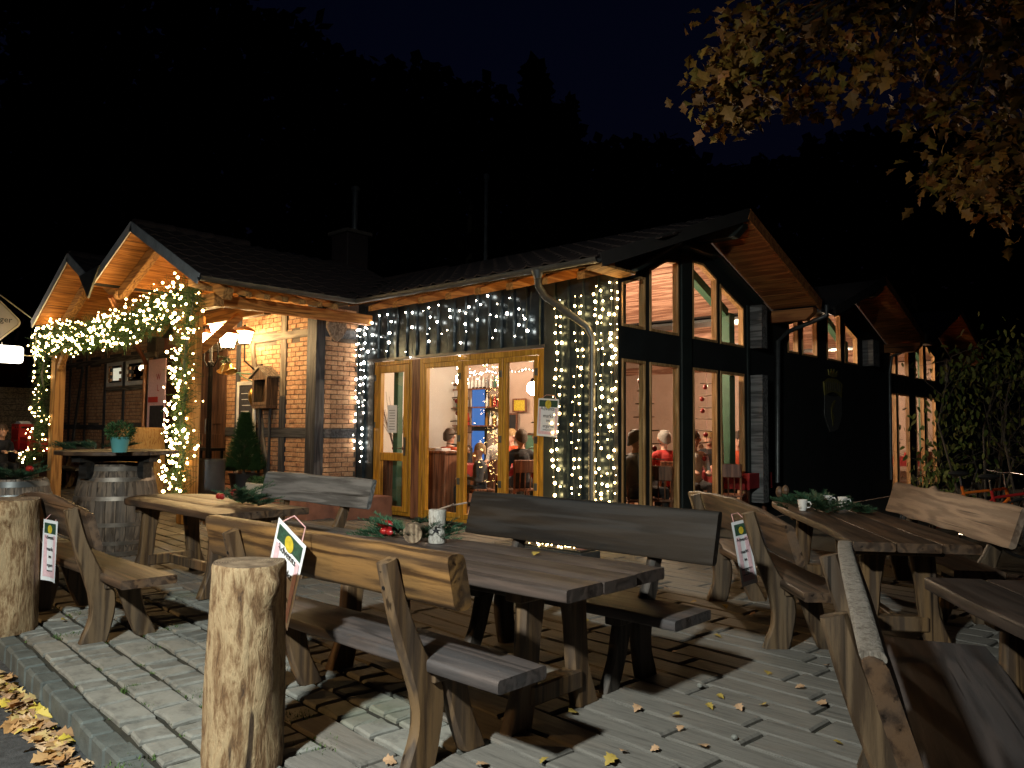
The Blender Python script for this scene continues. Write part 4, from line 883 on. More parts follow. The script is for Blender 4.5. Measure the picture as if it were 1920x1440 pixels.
# ------------------------------------------------------------------ greenery decorations
def fir_twig(mb, p, d, L, w=.02, n=16):
    p, d = Vector(p), Vector(d).normalized(); sd = d.cross(Vector((0, 0, 1))); sd = sd.normalized() if sd.length > .01 else Vector((1, 0, 0)); up = sd.cross(d)
    mb.tube([p, p+d*L], [.003, .001], 4)
    for i in range(n):
        f = (i+.5)/n; q = p+d*L*f
        for s in (-1, 1):
            e = (d*.75+sd*s*RND.uniform(.5, 1.1)+up*RND.uniform(-.1, .7)).normalized()*w*(1.25-.8*f)*RND.uniform(1, 1.5); k = d*.0035
            mb.add([q-k*1.4, q+k*1.4, q+e], [(0, 1, 2)])
def sprig(label, loc, R, n, height=.10, extra=(), L=(.14, .3), ang=None, name='fir_sprig', mat='fir'):
    t = thing(name, label, 'greenery', loc, 0, None); mb = MB()
    for _ in range(n):
        a = RND.uniform(0, 6.28) if ang is None else ang+RND.choice((0, math.pi))+RND.gauss(0, .35); r = R*RND.random()**.6
        p = Vector((r*math.cos(a), r*math.sin(a)*(.5 if ang is None else 1), RND.uniform(.006, height*(1-.7*r/R)+.008)))
        l = RND.uniform(*L); d = Vector((math.cos(a), math.sin(a), RND.uniform(.02, .5)))
        fir_twig(mb, p, d, l, .05, 26)
        for q in (-.6, .6): fir_twig(mb, p+d.normalized()*l*.35, Vector((math.cos(a+q), math.sin(a+q), .25)), l*.55, .045, 16)
    stuff(mb.build('needles', mat, t))
    for kind, x, y, z, s in extra:
        if kind == 'bow':
            b = MB(); b.ball((x-.028, y, z), .028*s, 8, 5, (1.2, .7, .8)).ball((x+.028, y, z), .028*s, 8, 5, (1.2, .7, .8)).ball((x, y, z), .014*s, 8, 5); b.build('red_bow', 'red_bauble', t, smooth=True)
        if kind == 'ball': MB().ball((x, y, z), .03*s, 12, 8).build('bauble', 'red_bauble', t, smooth=True)
        if kind == 'slice': MB().tube([(x, y, z), (x-.05, y+.07, z)], .06*s, 18).build('log_slice', 'log_end', t, smooth=50)
        if kind == 'cone': MB().ball((x, y, z), .03*s, 8, 6, (1, 1, 1.5)).build('pine_cone', 'oak_brown', t)
    return t
ZT = .747
p = bp(505, 945, z=ZT); sprig('fir branches with red ribbon and bauble on the tapered table', (-6.6, 3.62, ZT), .26, 34, .13, (('bow', -.18, -.1, .07, 1.3), ('ball', -.12, .0, .10, 1.1), ('cone', .1, -.1, .09, 1)), ang=-.3)
sprig('fir sprigs with red bow and cut log slice beside the birch candle', (-3.86, 3.28, ZT), .17, 24, .08, (('bow', -.17, -.06, .08, 1.5), ('bow', -.08, -.12, .05, 1.0), ('slice', .17, -.12, .062, 1.0)), ang=.2)
sprig('loose fir branches lying around three white mugs', (-2.82, 7.32, ZT), .50, 52, .05, (('cone', -.5, .3, .1, 1.3), ('cone', -.42, .26, .12, 1.2)), ang=rad(124))
sprig('fir greens spread over the small steel hooped barrel', (-8.12, 2.24, .955), .26, 26, .08, (('bow', .14, .08, .10, 1.3),))
p = bp(172, 843, z=1.172); sprig('fir branch lying beside the teal flowerpot', (-9.7, 3.5, 1.172), .3, 22, .05, (), ang=.7)
# birch log candle
t = thing('birch_candle', 'white birch log candle holder on the long dark table', 'candle holder', (-3.62, 3.30, ZT)); MB().lathe([(.001, 0), (.052, 0), (.055, .02), (.053, .1), (.055, .2), (.05, .203), (.001, .203)], 20).build('birch_log', 'birch_bark', t, smooth=50)
MB().tube([(0, 0, .2), (.05, .05, .225), (.16, .10, .25)], .006, 6).tube([(.06, .05, .225), (.12, .02, .245)], .004, 6).build('twig', 'stick_wood', t)
MB().prism([(.022*math.cos(k*math.pi/5+math.pi/2)*(1 if k % 2 == 0 else .42), .08+.022*math.sin(k*math.pi/5+math.pi/2)*(1 if k % 2 == 0 else .42)) for k in range(10)], lambda a, b, tt: (a+.035, -.042+tt+a*.75, b), -.004, .002).build('star', 'iron_black', t)
# mugs
def mug(label, loc, rz):
    t = thing('white_mug', label, 'mug', loc, rz, 'white mugs on the table')
    MB().lathe([(.001, 0), (.030, 0), (.036, .03), (.042, .085), (.044, .095), (.040, .095), (.034, .03), (.001, .012)], 22).build('cup', 'ceramic', t, smooth=50)
    MB().tube([(.040, 0, .075), (.062, 0, .078), (.072, 0, .055), (.058, 0, .030), (.036, 0, .026)], .006, 8).build('handle', 'ceramic', t, smooth=60)
mug('white mug standing alone at the table edge near the fir branches', (*bp(1505, 957, z=ZT)[:2], ZT), rad(20)); mug('white mug with its handle turned to the neighbouring mug', (*bp(1552, 948, z=ZT)[:2], ZT), rad(15)); mug('white mug at the far end of the mug row among fir needles', (*bp(1580, 951, z=ZT)[:2], ZT), rad(25))
# teal pot with round plant
pt = (*bp(224, 848, z=1.171)[:2], 1.171); t = thing('flower_pot', 'teal flowerpot with clipped round plant on the barrel table', 'plant pot', pt)
MB().lathe([(.001, 0), (.07, 0), (.095, .15), (.10, .16), (.09, .16), (.08, .14), (.001, .14)], 20).build('pot', 'teal_pot', t, smooth=50)
def leaf_ball(mb, c, R, n, s, sc=(1, 1, 1), shell=.75):
    c = Vector(c)
    for _ in range(n):
        d = Vector((RND.gauss(0, 1), RND.gauss(0, 1), RND.gauss(0, 1))).normalized(); r = R*(shell+(1-shell)*RND.random())*(1+.14*noise.noise(d*2.2+c))
        q = c+Vector((d.x*r*sc[0], d.y*r*sc[1], d.z*r*sc[2])); e = (d+Vector((RND.uniform(-.8, .8), RND.uniform(-.8, .8), RND.uniform(-.5, .9)))).normalized()*s*RND.uniform(.6, 1.3); w = e.cross(Vector((RND.uniform(-1, 1), RND.uniform(-1, 1), RND.uniform(-1, 1)))).normalized()*s*.28
        mb.add([q, q+e*.5+w, q+e, q+e*.5-w], [(0, 1, 2, 3)])
mb = MB(); leaf_ball(mb, (0, 0, .22), .13, 700, .035, (1.1, 1.1, .75), .6); stuff(mb.build('leaves', 'spruce_green', t))
# spruce in a black pot by the door
t = thing('potted_spruce', 'small cone shaped spruce in a black pot beside the house door', 'potted tree', (-12.86, 7.1, .33))
MB().lathe([(.001, 0), (.20, 0), (.25, .26), (.27, .30), (.24, .30), (.001, .27)], 22).build('pot', 'black_pot', t, smooth=50); MB().tube([(0, 0, .25), (0, 0, 1.2)], [.03, .008], 6).build('trunk', 'tree_bark', t)
mb = MB()
for _ in range(2000):
    f = RND.random()**1.4; a = RND.uniform(0, 6.28); r = (.44*(1-f)**.85+.02)*(.35+.65*RND.random()**.5)*(1+.15*math.sin(a*5+f*20)); z = .34+f*1.0
    fir_twig(mb, (r*.6*math.cos(a), r*.6*math.sin(a), z), (math.cos(a), math.sin(a), RND.uniform(.2, .9)), .13*(1.15-f*.6), .045, 6)
stuff(mb.build('needles', 'spruce_green', t))
t = thing('white_planter', 'small white planter with low greens by the spruce pot', 'planter', (-12.1, 6.98, .33)); MB().box(-.3, .3, -.1, .1, 0, .17).build('box', 'ceramic', t, bevel=.01)
mb = MB()
for k in range(6): leaf_ball(mb, (-.25+k*.1, 0, .2), .08, 110, .04, (1, 1, .9), .3)
stuff(mb.build('leaves', 'spruce_green', t))
t = thing('standing_bin', 'dark cylindrical litter bin beside the porch post', 'bin', (-12.05, 6.0, 0)); MB().lathe([(.001, 0), (.28, 0), (.29, .02), (.29, .90), (.27, .90), (.27, .1), (.001, .08)], 28).build('body', 'bin_metal', t, smooth=40); MB().lathe([(.27, .9), (.30, .9), (.30, .93), (.27, .93)], 28, caps=False).build('rim', 'zinc', t, smooth=40)
t = thing('side_rack', 'black slatted side rack beside the entrance door', 'rack', (-13.9, 6.9, .33))
for z in (.4, .68): MB().box(-.45, .45, -.15, .15, z, z+.05).build('shelf', 'iron_black', t)
for x in (-.42, .38):
    for y in (-.13, .09): MB().box(x, x+.04, y, y+.04, 0, .72).build('leg', 'iron_black', t)

# garlands with fairy lights
bulb = MB(); bulb.ball((0, 0, 0), .0165, 6, 3); BULB = {m: bulb.mesh('light_bulb', m) for m in ('bulb_warm', 'bulb_cool')}
def bulbs(pts, parent, mat='bulb_warm', scale=1.):
    for p in pts:
        o = link('light_bulb', BULB[mat], parent, p); o.scale = (scale*RND.choice((.4, .6, .85, 1.1, 1.4)),)*3
def path_pts(P, step):
    out = []; P = [Vector(p) for p in P]
    for a, b in zip(P, P[1:]):
        n = max(1, int((b-a).length/step)); out += [a+(b-a)*k/n for k in range(n)]
    return out+[P[-1]]
def garland(label, P, R, nbulb, mat='bulb_warm', dens=95, sag=None, name='light_garland'):
    t = thing(name, label, 'garland', P[0], 0, None); O = Vector(P[0]); mb = MB(); pts = path_pts(P, .05)
    for q in pts:
        for _ in range(int(dens*.05*(R/.12))+1):
            a = RND.uniform(0, 6.28); d = Vector((RND.gauss(0, 1), RND.gauss(0, 1), RND.gauss(0, 1))).normalized()
            fir_twig(mb, q-O+d*R*.25*RND.random(), d, R*RND.uniform(.6, 1.15), .045, 7)
    stuff(mb.build('greenery', 'garland_green', t)); MB().tube([q-O for q in pts[::2]], .02, 5).build('cord', 'wire', t)
    B = []
    for _ in range(nbulb):
        q = RND.choice(pts); d = Vector((RND.gauss(0, 1), RND.gauss(0, 1)-.9, RND.gauss(0, 1))).normalized(); B.append(q-O+d*R*RND.uniform(.75, 1.15)+Vector((RND.uniform(-.03, .03), 0, RND.uniform(-.03, .03))))
    bulbs(B, t, mat); return t
G = lambda x, y, v=5.25: bp(x, y, v=v)
garland('fir garland with fairy lights swagged along the porch lintel', [G(80, 645), G(115, 622), G(160, 628), G(185, 618), G(215, 612), G(245, 605), G(275, 585), G(310, 570), G(345, 550), G(366, 555)], .30, 260, dens=110)
garland('lower fir garland with fairy lights drooping under the porch lintel', [G(75, 655), G(120, 650), G(165, 642), G(195, 630), G(220, 640), G(260, 622), G(300, 605), G(330, 600)], .20, 110, dens=110)
garland('fir garland with fairy lights wound down the right porch post', [G(362, 560, 5.18), G(352, 620, 5.18), G(345, 690, 5.18), G(348, 740, 5.18), G(338, 800, 5.18), G(345, 850, 5.18), G(330, 895, 5.18), G(340, 930, 5.18)], .24, 190, dens=110)
garland('fir garland with fairy lights hanging down the left porch post', [G(88, 660), G(78, 700), G(82, 735), G(72, 760), G(85, 790), G(70, 815), G(75, 835), G(62, 852), G(50, 860)], .19, 75, dens=110)
# light strings on the metal wall
def light_string(label, P, step, group, mat='bulb_cool', jit=.03, skip=.1, sc=1.):
    t = thing('light_string', label, 'fairy lights', P[0], 0, group); O = Vector(P[0]); pts = path_pts(P, step)
    MB().tube([q-O for q in pts], .004, 4).build('wire', 'wire', t)
    bulbs([q-O+Vector((RND.uniform(-jit, jit), -.015, RND.uniform(-jit, jit))) for q in pts if RND.random() > skip], t, mat, sc)
VS = VH-.065
k = 0
for u in [-10.98+.21*i for i in range(19)]:
    zt = 3.34-.05*math.sin(k*1.3); ln = RND.uniform(.25, .75)
    light_string('short string of cool white fairy lights above the glass doors', [(u, VS, zt), (u+RND.uniform(-.06, .06), VS, zt-ln*.5), (u+RND.uniform(-.1, .1), VS, zt-ln)], .13, 'short light strings above the doors', skip=.25, jit=.05); k += 1
for u, z1 in ((-11.24, 1.1), (-11.14, 1.5), (-11.02, .85)):
    light_string('long string of fairy lights down the metal corner by the brick wall', [(u, VS, 3.3), (u+.03, VS, 2.2), (u-.03, VS, z1)], .12, 'light strings beside the brick corner')
for u in (-6.76, -6.67, -6.42, -6.32): light_string('long warm fairy light string between the hanging poster and the downpipe', [(u, VS, 3.22), (u+.04, VS, 2.4), (u-.03, VS, 1.3), (u+.02, VS, .22)], .115, 'light strings left of the downpipe', 'bulb_warm', skip=.12)
for u in (-6.07, -5.97, -5.83, -5.75): light_string('long warm fairy light string on the hall corner right of the downpipe', [(u, VS, 3.35), (u+.02, VS, 2.4), (u-.03, VS, 1.3), (u, VS, .22)], .105, 'light strings on the hall corner', 'bulb_warm', skip=.1)
# planter with lights at the wall foot
t = thing('light_planter', 'low grey trough with fairy lights at the foot of the metal wall', 'planter', (-5.6, 6.95, 0), rad(0)); MB().box(-.45, .45, -.18, .18, 0, .12).build('trough', 'zinc', t, bevel=.01)
MB().box(-.41, .41, -.14, .14, .121, .135).build('soil', 'soil', t); bulbs([(RND.uniform(-.4, .3), RND.uniform(-.13, .13), .15) for _ in range(22)], t, 'bulb_warm', .8); MB().lathe([(.001, 0), (.06, 0), (.07, .1), (.001, .1)], 12, (.32, 0, .136)).build('clay_pot', 'platform_tile', t)

# ------------------------------------------------------------------ lamps
def lantern(root, c, s=1., hang=False):
    c = Vector(c); q = lambda x, y, z: (c.x+x*s, c.y+y*s, c.z+z*s)
    sec = lambda r, z: [q(r*math.cos(math.pi/4+k*math.pi/2+.35), r*math.sin(math.pi/4+k*math.pi/2+.35), z) for k in range(4)]
    MB().loft([sec(.13, -.17), sec(.21, .13)]).build('lantern_glass', 'lantern_glow', root)
    for k in range(4):
        a, b = sec(.134, -.175)[k], sec(.215, .135)[k]; MB().tube([a, b], .008*s, 5).build('lantern_bar', 'iron_black', root)
    MB().loft([sec(.27, .135), sec(.28, .15), sec(.17, .23), sec(.05, .27)]).build('lantern_cap', 'copper_pipe', root); MB().loft([sec(.14, -.2), sec(.14, -.172)]).build('lantern_base', 'iron_black', root)
    MB().ball(q(0, 0, .29), .03*s, 8, 5).build('finial', 'iron_black', root)
t = thing('lamp_post', 'ornate iron lamp post with two glowing lanterns beside the entrance', 'street lamp', (-13.2, 6.6, .0))
MB().lathe([(.12, 0), (.11, .2), (.06, .3), (.045, .5), (.04, 2.5), (.055, 2.52), (.055, 2.58), (.03, 2.6), (.02, 3.0)], 14).build('pole', 'iron_black', t, smooth=50)
for sx, z in ((-1, 3.0), (1, 3.12)):
    MB().tube([(0, 0, 2.55), (sx*.12, 0, 2.5), (sx*.25, 0, 2.62), (sx*.25, 0, z-.19)], .014, 8).build('arm', 'iron_black', t, smooth=60); lantern(t, (sx*.25, 0, z), .72)
t = thing('hanging_lantern', 'large glowing copper capped lantern hanging from the porch beam', 'lantern', (-12.33, 6.45, 3.2)); MB().tube([(0, 0, 0), (0, 0, -.05)], .01, 6).build('chain', 'iron_black', t); lantern(t, (0, 0, -.30), .74)
t = thing('wall_lantern', 'copper capped lantern on a curved bracket on the brick wall', 'lantern', (-13.2, 7.5, 2.75)); MB().tube([(.1, .02, -.3), (.08, -.12, -.25), (.0, -.26, -.1), (0, -.27, .2)], .016, 8).build('bracket', 'iron_black', t, smooth=60); MB().box(.04, .16, -.02, .02, -.5, -.15).build('wall_plate', 'iron_black', t); lantern(t, (0, -.27, .34), .7)
# golden bells under the hanging lantern
t = thing('bell_ornament', 'golden bells with fir greens hanging beneath the porch lantern', 'ornament', (-12.33, 6.45, 2.74)); MB().tube([(0, 0, .02), (0, 0, -.12)], .005, 5).build('cord', 'twine', t)
for a, tx in ((-.16, -.5), (.02, .05), (.17, .55)):
    b = MB().lathe([(.001, .16), (.03, .15), (.05, .10), (.065, .04), (.095, 0), (.09, 0), (.055, .05), (.001, .1)], 16); o = b.build('bell', 'gold', t, (a, 0, -.38), smooth=50); o.rotation_euler.y = -tx
mb = MB(); [fir_twig(mb, (0, 0, -.14), (RND.uniform(-1, 1), RND.uniform(-1, 1), RND.uniform(-1.2, .2)), RND.uniform(.12, .24), .04, 12) for _ in range(26)]; stuff(mb.build('needles', 'garland_green', t))
# wall bracket with ring and honey coloured ornament
t = thing('wall_bracket', 'green iron bracket with amber glass ornament on the brick wall', 'bracket', (-13.1, 7.5, 2.2)); MB().box(-.06, .06, -.03, .02, -.02, .28).tube([(0, -.03, .22), (-.4, -.3, .24)], .014, 6).tube([(0, -.03, .02), (-.3, -.24, .2)], .01, 6).build('arm', 'green_post', t)
MB().lathe([(.001, .16), (.05, .14), (.09, .05), (.08, -.06), (.03, -.16), (.001, -.18)], 14, (-.05, -.1, -.2)).build('ornament', 'gold', t, smooth=50)
def street_lamp(label, loc, h, glassmat, col, energy, arm, size, aim=None, cone=100):
    t = thing('street_lamp', label, 'street lamp', loc); MB().lathe([(.10, 0), (.09, .6), (.055, .65), (.045, h+.15)], 14).build('pole', 'zinc', t, smooth=40)
    a = Vector((arm[0], arm[1], 0)); MB().tube([(0, 0, h+.1), a*.5+Vector((0, 0, h+.18)), a+Vector((0, 0, h+.12))], .03, 8).build('arm', 'zinc', t, smooth=50)
    MB().lathe([(.001, .14), (.12, .12), (.2, .05), (.2, .03)], 18, (*a[:2], h)).build('hood', 'zinc', t, smooth=40); MB().lathe([(.17, .03), (.17, .025), (.001, .024)], 18, (*a[:2], h)).build('diffuser', glassmat, t)
    l = bpy.data.lights.new('lamp_light', 'SPOT' if aim else 'POINT'); l.energy = energy; l.color = col; l.shadow_soft_size = size; lo = bpy.data.objects.new('lamp_light', l); C.objects.link(lo); lo.parent = t; lo.location = (a.x, a.y, h-.04)
    if aim: l.spot_size = rad(cone); l.spot_blend = 1.; lo.rotation_euler = (Vector(aim)-Vector(loc)-lo.location).to_track_quat('-Z', 'Y').to_euler()
street_lamp('grey street lamp with cool white light at the roadside in front of the beer garden', (-1.45, -2.3, -.115), 3.86, 'street_glass', (.94, 1., .93), 2800, (.15, .6), .13, (-4.9, 3.3, 0), 102)
street_lamp('grey street lamp with amber light further along the road', (-11.4, -5.6, -.115), 4.6, 'sodium_glass', (1, .55, .20), 1500, (.4, .5), .12, (-3.6, 3.4, 0), 62)

# ------------------------------------------------------------------ posters, boards and signs
def poster(label, tl, xdir, w, h, lines, down=(0, 0, -1), mat='paper', group='advent market posters', hang=True, curl=.02):
    D = Vector(down).normalized(); Z = -D; X = Vector(xdir).normalized(); X = (X-Z*X.dot(Z)*.6).normalized(); Yv = Z.cross(X).normalized(); M = Matrix((X, Yv, Z)).transposed().to_4x4(); M.translation = Vector(tl)
    t = thing('hanging_poster', label, 'poster', tl, 0, group); t.matrix_world = M
    cv = lambda x, z: curl*math.sin(math.pi*x/w)*(-z/h)
    def sheet(x0, x1, z0, z1, off, m, name):
        mb = MB(); nx = 6; g = [(x0+(x1-x0)*i/nx, z) for z in (z0, (z0+z1)/2, z1) for i in range(nx+1)]
        vs = [(x, cv(x, z)-off, z) for x, z in g]+[(x, cv(x, z)-off+.0012, z) for x, z in g]; k = nx+1; fs = []
        for j in range(2):
            for i in range(nx): a = j*k+i; fs += [(a, a+1, a+k+1, a+k), (a+3*k, a+3*k+k, a+3*k+k+1, a+3*k+1)]
        for i in range(nx): fs += [(i, i+3*k, i+1+3*k, i+1), (2*k+i, 2*k+i+1, 5*k+i+1, 5*k+i)]
        for j in range(2): fs += [(j*k, (j+1)*k, (j+4)*k, (j+3)*k), (j*k+nx, (j+3)*k+nx, (j+4)*k+nx, (j+1)*k+nx)]
        mb.add(vs, fs); return mb.build(name, m, t)
    sheet(0, w, -h, 0, 0, mat, 'sheet')
    if lines is not None:
        sheet(.02, w-.02, -h*.22, -.022, .0025, 'poster_green', 'printed_header')
        for a in (.02, w-.055): sheet(a, a+.035, -h+.03, -h*.25, .0025, 'poster_pink', 'printed_border')
        sheet(.02, w-.02, -h+.03, -h+.07, .0035, 'poster_pink', 'printed_border')
        mb = MB(); mb.prism([(w*.5+.045*math.cos(k*math.pi/6)*w/.3, -h*.15+.05*math.sin(k*math.pi/6)*w/.3) for k in range(12)], lambda a, b, q: (a, cv(a, b)-.0042-q, b), 0, .0008); mb.build('printed_bauble', 'poster_gold', t)
        for txt, z, s in lines: lettering(txt, s*w/.3, 'ink', t, (w/2, cv(w/2, -z*h)-.005, -z*h), (rad(90), 0, 0))
    if hang: MB().tube([(w*.15, .0, .0), (w*.3, .03, .05), (w*.7, .03, .05), (w*.85, 0, 0)], .003, 5).build('twine', 'twine', t)
    return t
ADV = [('Advents-', .31, .062), ('markt', .50, .062), ('im', .62, .055), ('Biergarten!', .76, .052), ('Samstag ab 14 Uhr', .84, .024)]
poster('white advent market poster tied to the dark metal wall by the doors', (-7.04, VH-.075, 1.88), (1, -.02, -.05), .37, .52, ADV, (-.06, 0, -1))
tl = bp(523, 970, v=2.06); tr = bp(577, 1008, v=2.06); poster('white advent poster tied over the backrest of the golden oak bench', tl, tr-tl, (tr-tl).length, .48, ADV, bp(540, 1150, v=2.10)-tr, curl=.02)
tl = bp(1371, 980, d=5.50); tr = bp(1397, 960, d=5.58); poster('white advent poster hanging on the bench beside the mug table', tl, tr-tl, (tr-tl).length, .45, ADV, bp(1378, 1085, d=5.47)-tl, curl=.008)
tl = bp(82, 973, d=5.72); tr = bp(108, 982, d=5.62); poster('white advent poster hanging at the end of the arched bench', tl, tr-tl, (tr-tl).length, .44, ADV, bp(77, 1080, d=5.70)-tl, curl=.02)
# notice on the inside of the ochre door
nt_ = poster('small framed opening hours notice on the ochre glass door', (-10.42, VH-.012, 1.83), (1, 0, 0), .24, .46, None, hang=False, group=None, curl=0)
for k in range(8): MB().box(.04+.01*(k % 3), .20-.01*(k % 2), -.003, -.002, -.09-k*.045, -.082-k*.045).build('text_line', 'ink', nt_)
# house shaped menu box
t = thing('menu_box', 'brown house shaped wooden menu box on posts at the brick wall', 'menu box', (-12.75, 7.30, .33)); t.scale.y = .5; Z0 = 1.50
for a, b, c, d in ((-.25, -.21, Z0, Z0+.52), (.21, .25, Z0, Z0+.52)): MB().box(a, b, 0, .42, c, d).build('side_panel', 'box_brown', t)
MB().box(-.21, .21, .36, .42, Z0, Z0+.52).build('back_panel', 'door_brown', t); MB().box(-.25, .25, -.01, .42, Z0-.05, Z0-.002).build('bottom_panel', 'box_brown', t)
fm = MB(); ring(fm, R4(-.25, .25, Z0, Z0+.52), .06, lambda a, b, q: (a, q, b), -.02, .0); fm.prism([(-.25, Z0+.523), (.25, Z0+.523), (0, Z0+.67)], lambda a, b, q: (a, q, b), -.02, .40); fm.build('front_frame', 'box_brown', t, bevel=.004)
for s in (-1, 1): MB().obox((s*.16, .19, Z0+.605), (.17, 0, -s*.10), (0, .27, 0), (s*.009, 0, .016)).build('roof_board', 'beam_grey_x', t)
MB().box(-.19, .19, .0, .006, Z0+.07, Z0+.45).build('pane', 'window_glass', t)
MB().box(-.08, .08, .33, .335, Z0+.08, Z0+.42).build('menu_sheet', 'paper', t); MB().box(.10, .2, .33, .335, Z0+.1, Z0+.4).build('menu_sheet', 'red_cloth', t)
for x in (-.17, .17): MB().box(x-.03, x+.03, .2, .26, 0, Z0-.052).build('post', 'beam_dark', t, bevel=.006)
# chalk board
t = thing('chalk_board', 'tall white framed chalk board leaning on the brick wall', 'chalkboard', (-13.42, 7.42, .34)); fm = MB(); ring(fm, R4(-.33, .33, .55, 1.95), .07, lambda a, b, q: (a, q, b), -.02, .02); fm.build('frame', 'white_trim', t, bevel=.004)
MB().box(-.262, .262, -.006, .008, .618, 1.882).build('board', 'chalkboard', t)
for k in range(9): MB().box(-.18+.02*(k % 3), .16-.05*(k % 2), -.008, -.0065, 1.72-k*.11, 1.732-k*.11).build('chalk_line', 'chalk', t)
for x in (-.3, .3): MB().box(x-.03, x+.03, -.02, .02, 0, .548).build('leg', 'white_trim', t)
# entrance sign board with a red W
t = thing('entrance_sign', 'pink checked welcome board with red letters and chalk panel by the door', 'sign', (-17.1, 7.35, .34)); MB().box(-.42, .42, -.015, .015, .5, 2.56).build('board', 'poster_pink', t, bevel=.004)
MB().box(-.28, .40, -.022, -.0155, .62, 1.55).build('chalk_panel', 'chalkboard', t); lettering('W', .2, 'ink_red', t, (.1, -.018, 2.1), (rad(90), 0, 0)); lettering('L', .2, 'ink_red', t, (.1, -.018, 1.86), (rad(90), 0, 0)); MB().box(-.36, .1, -.03, -.016, 1.62, 1.74).build('red_plate', 'ink_red', t)
for x in (-.38, .38): MB().box(x-.025, x+.025, -.01, .02, 0, .499).build('leg', 'white_trim', t)
# carved wooden heart under the eave
t = thing('wooden_heart', 'carved wooden heart hanging under the eave at the brick corner', 'ornament', (-11.05, 7.72, 3.32)); H = [(0, -.44), (-.12, -.34), (-.2, -.2), (-.19, -.08), (-.1, -.02), (0, -.05), (.1, -.02), (.19, -.08), (.2, -.2), (.12, -.34)]
MB().prism(H, lambda a, b, q: (q, a, b), -.03, .03).build('heart', 'oak_pale', t, bevel=.015); MB().tube([(0, 0, -.05), (0, 0, .05)], .004, 5).build('cord', 'twine', t)
# brewery sign with light box on a bracket
US = -17.9; p0 = bp(42, 606, u=US); p1 = bp(0, 566, u=US); half = .62
t = thing('brewery_sign', 'diamond shaped brewery sign with glowing light box hung below it', 'sign', (US, p0.y-half, p0.z)); O = Vector((US, p0.y-half, p0.z))
def diamond(R, r, k=4):
    pts = []
    for c in range(4):
        a0 = c*90; cx, cz = (R-r*1.414)*math.cos(rad(a0)), (R-r*1.414)*math.sin(rad(a0))
        for i in range(k+1): a = rad(a0-45+90*i/k); pts.append((cx+r*math.cos(a), cz+r*math.sin(a)))
    return pts
sgn = lambda a, b, q: (q, a, b)
MB().prism(diamond(half, .10), sgn, -.06, .06).build('rim', 'sign_rim', t, bevel=.01); MB().prism(diamond(half-.05, .09), sgn, .0605, .066).build('line', 'ink', t); MB().prism(diamond(half-.062, .085), sgn, .0665, .070).build('face', 'sign_face', t)
MB().prism(R4(-.22, -.06, .10, .30), sgn, .0705, .075).build('emblem', 'sign_brown', t, bevel=.004)
lettering('nburger', .165, 'ink', t, (.074, .42, -.02), (rad(90), 0, rad(90)), align='RIGHT')
q0 = bp(0, 650, u=US)-O; q1 = bp(42, 682, u=US)-O; q2 = bp(42, 650, u=US)-O
MB().prism([(a*1., b) for a, b in [(q1.y-.9+.45+x, (q1.z+q2.z)/2+y) for x, y in rrect(.9, abs(q2.z-q1.z), .06)]], sgn, -.05, .05).build('light_box', 'lightbox', t, bevel=.004)
for y in (.08, -.35): MB().tube([(0, y+.2-half*.0, -.42), (0, y+.2, q2.z)], .012, 5).build('chain', 'sign_rim', t)
bar = bp(66, 668, u=US)-O; MB().tube([(0, q1.y, (q1.z+q2.z)/2), (0, bar.y, bar.z)], .012, 6).tube([(0, bar.y, bar.z-.15), (0, bar.y, bar.z+.75)], .015, 6).tube([(0, bar.y, bar.z+.7), (0, -.1, half+.12), (0, -half, half+.12)], .015, 6).tube([(0, -.2, half+.12), (0, -.02, half-.02)], .01, 6).tube([(0, bar.y, bar.z), (.45, bar.y+.25, bar.z)], .015, 6).build('bracket', 'sign_rim', t)
l = bpy.data.lights.new('box_light', 'POINT'); l.energy = 14; l.color = (1, .93, .8); l.shadow_soft_size = .2; lo = bpy.data.objects.new('box_light', l); C.objects.link(lo); lo.parent = t; lo.location = (.35, -.3, (q1.z+q2.z)/2)
# fence far left
t = thing('plank_fence', 'horizontal plank fence closing the yard left of the brick house', 'fence', (-25.6, 6, 0))
for k in range(15): MB().box(-.02, .02, -4.5, 2.4, .05+k*.165, .205+k*.165).build('plank', 'fence_wood', t, (RND.uniform(-.006, .006), 0, 0))
for y in (-4.4, -2.2, 0, 2.2): MB().box(-.12, -.025, y-.06, y+.06, 0, 2.6).build('post', 'fence_wood', t)
# drink crates
def crate(label, loc, rz=0):
    t = thing('drink_crate', label, 'crate', loc, rz, 'red drink crates on the table'); mb = MB()
    mb.box(-.2, .2, -.15, .15, 0, .015)
    for s in (-1, 1):
        for z0, z1 in ((.015, .17), (.24, .30)): mb.box(-.2, .2, s*.15-.008, s*.15+.008, z0, z1).box(s*.2-.008, s*.2+.008, -.142, .142, z0, z1)
        for x in (-.19, -.07, .07, .19): mb.box(x-.015, x+.015, s*.15-.007, s*.15+.007, .17, .24)
        for y in (-.13, .13): mb.box(s*.2-.007, s*.2+.007, y-.015, y+.015, .17, .24)
    mb.build('shell', 'red_plastic', t, bevel=.003)
    for x in (-.1, 0, .1): MB().box(x-.003, x+.003, -.14, .14, .016, .2).build('divider', 'red_plastic', t)
    return t
for lab, x, z in (('red drink crate under another crate at the table end with the papers', -20.75, .868), ('red drink crate stacked on top carrying white papers', -20.75, 1.17), ('single red drink crate beside the crate stack', -20.1, .868), ('red drink crate next to the porch post', -19.45, .868)): crate(lab, (x, 5.85, z), rad(5))
t = thing('paper_stack', 'loose white papers on the top red crate', 'papers', (-20.72, 5.85, 1.472)); [MB().box(-.18, .16, -.11, .11, k*.016, k*.016+.012).build('sheet', 'paper', t, (RND.uniform(-.02, .02), 0, 0), RND.uniform(-.2, .2)) for k in range(4)]

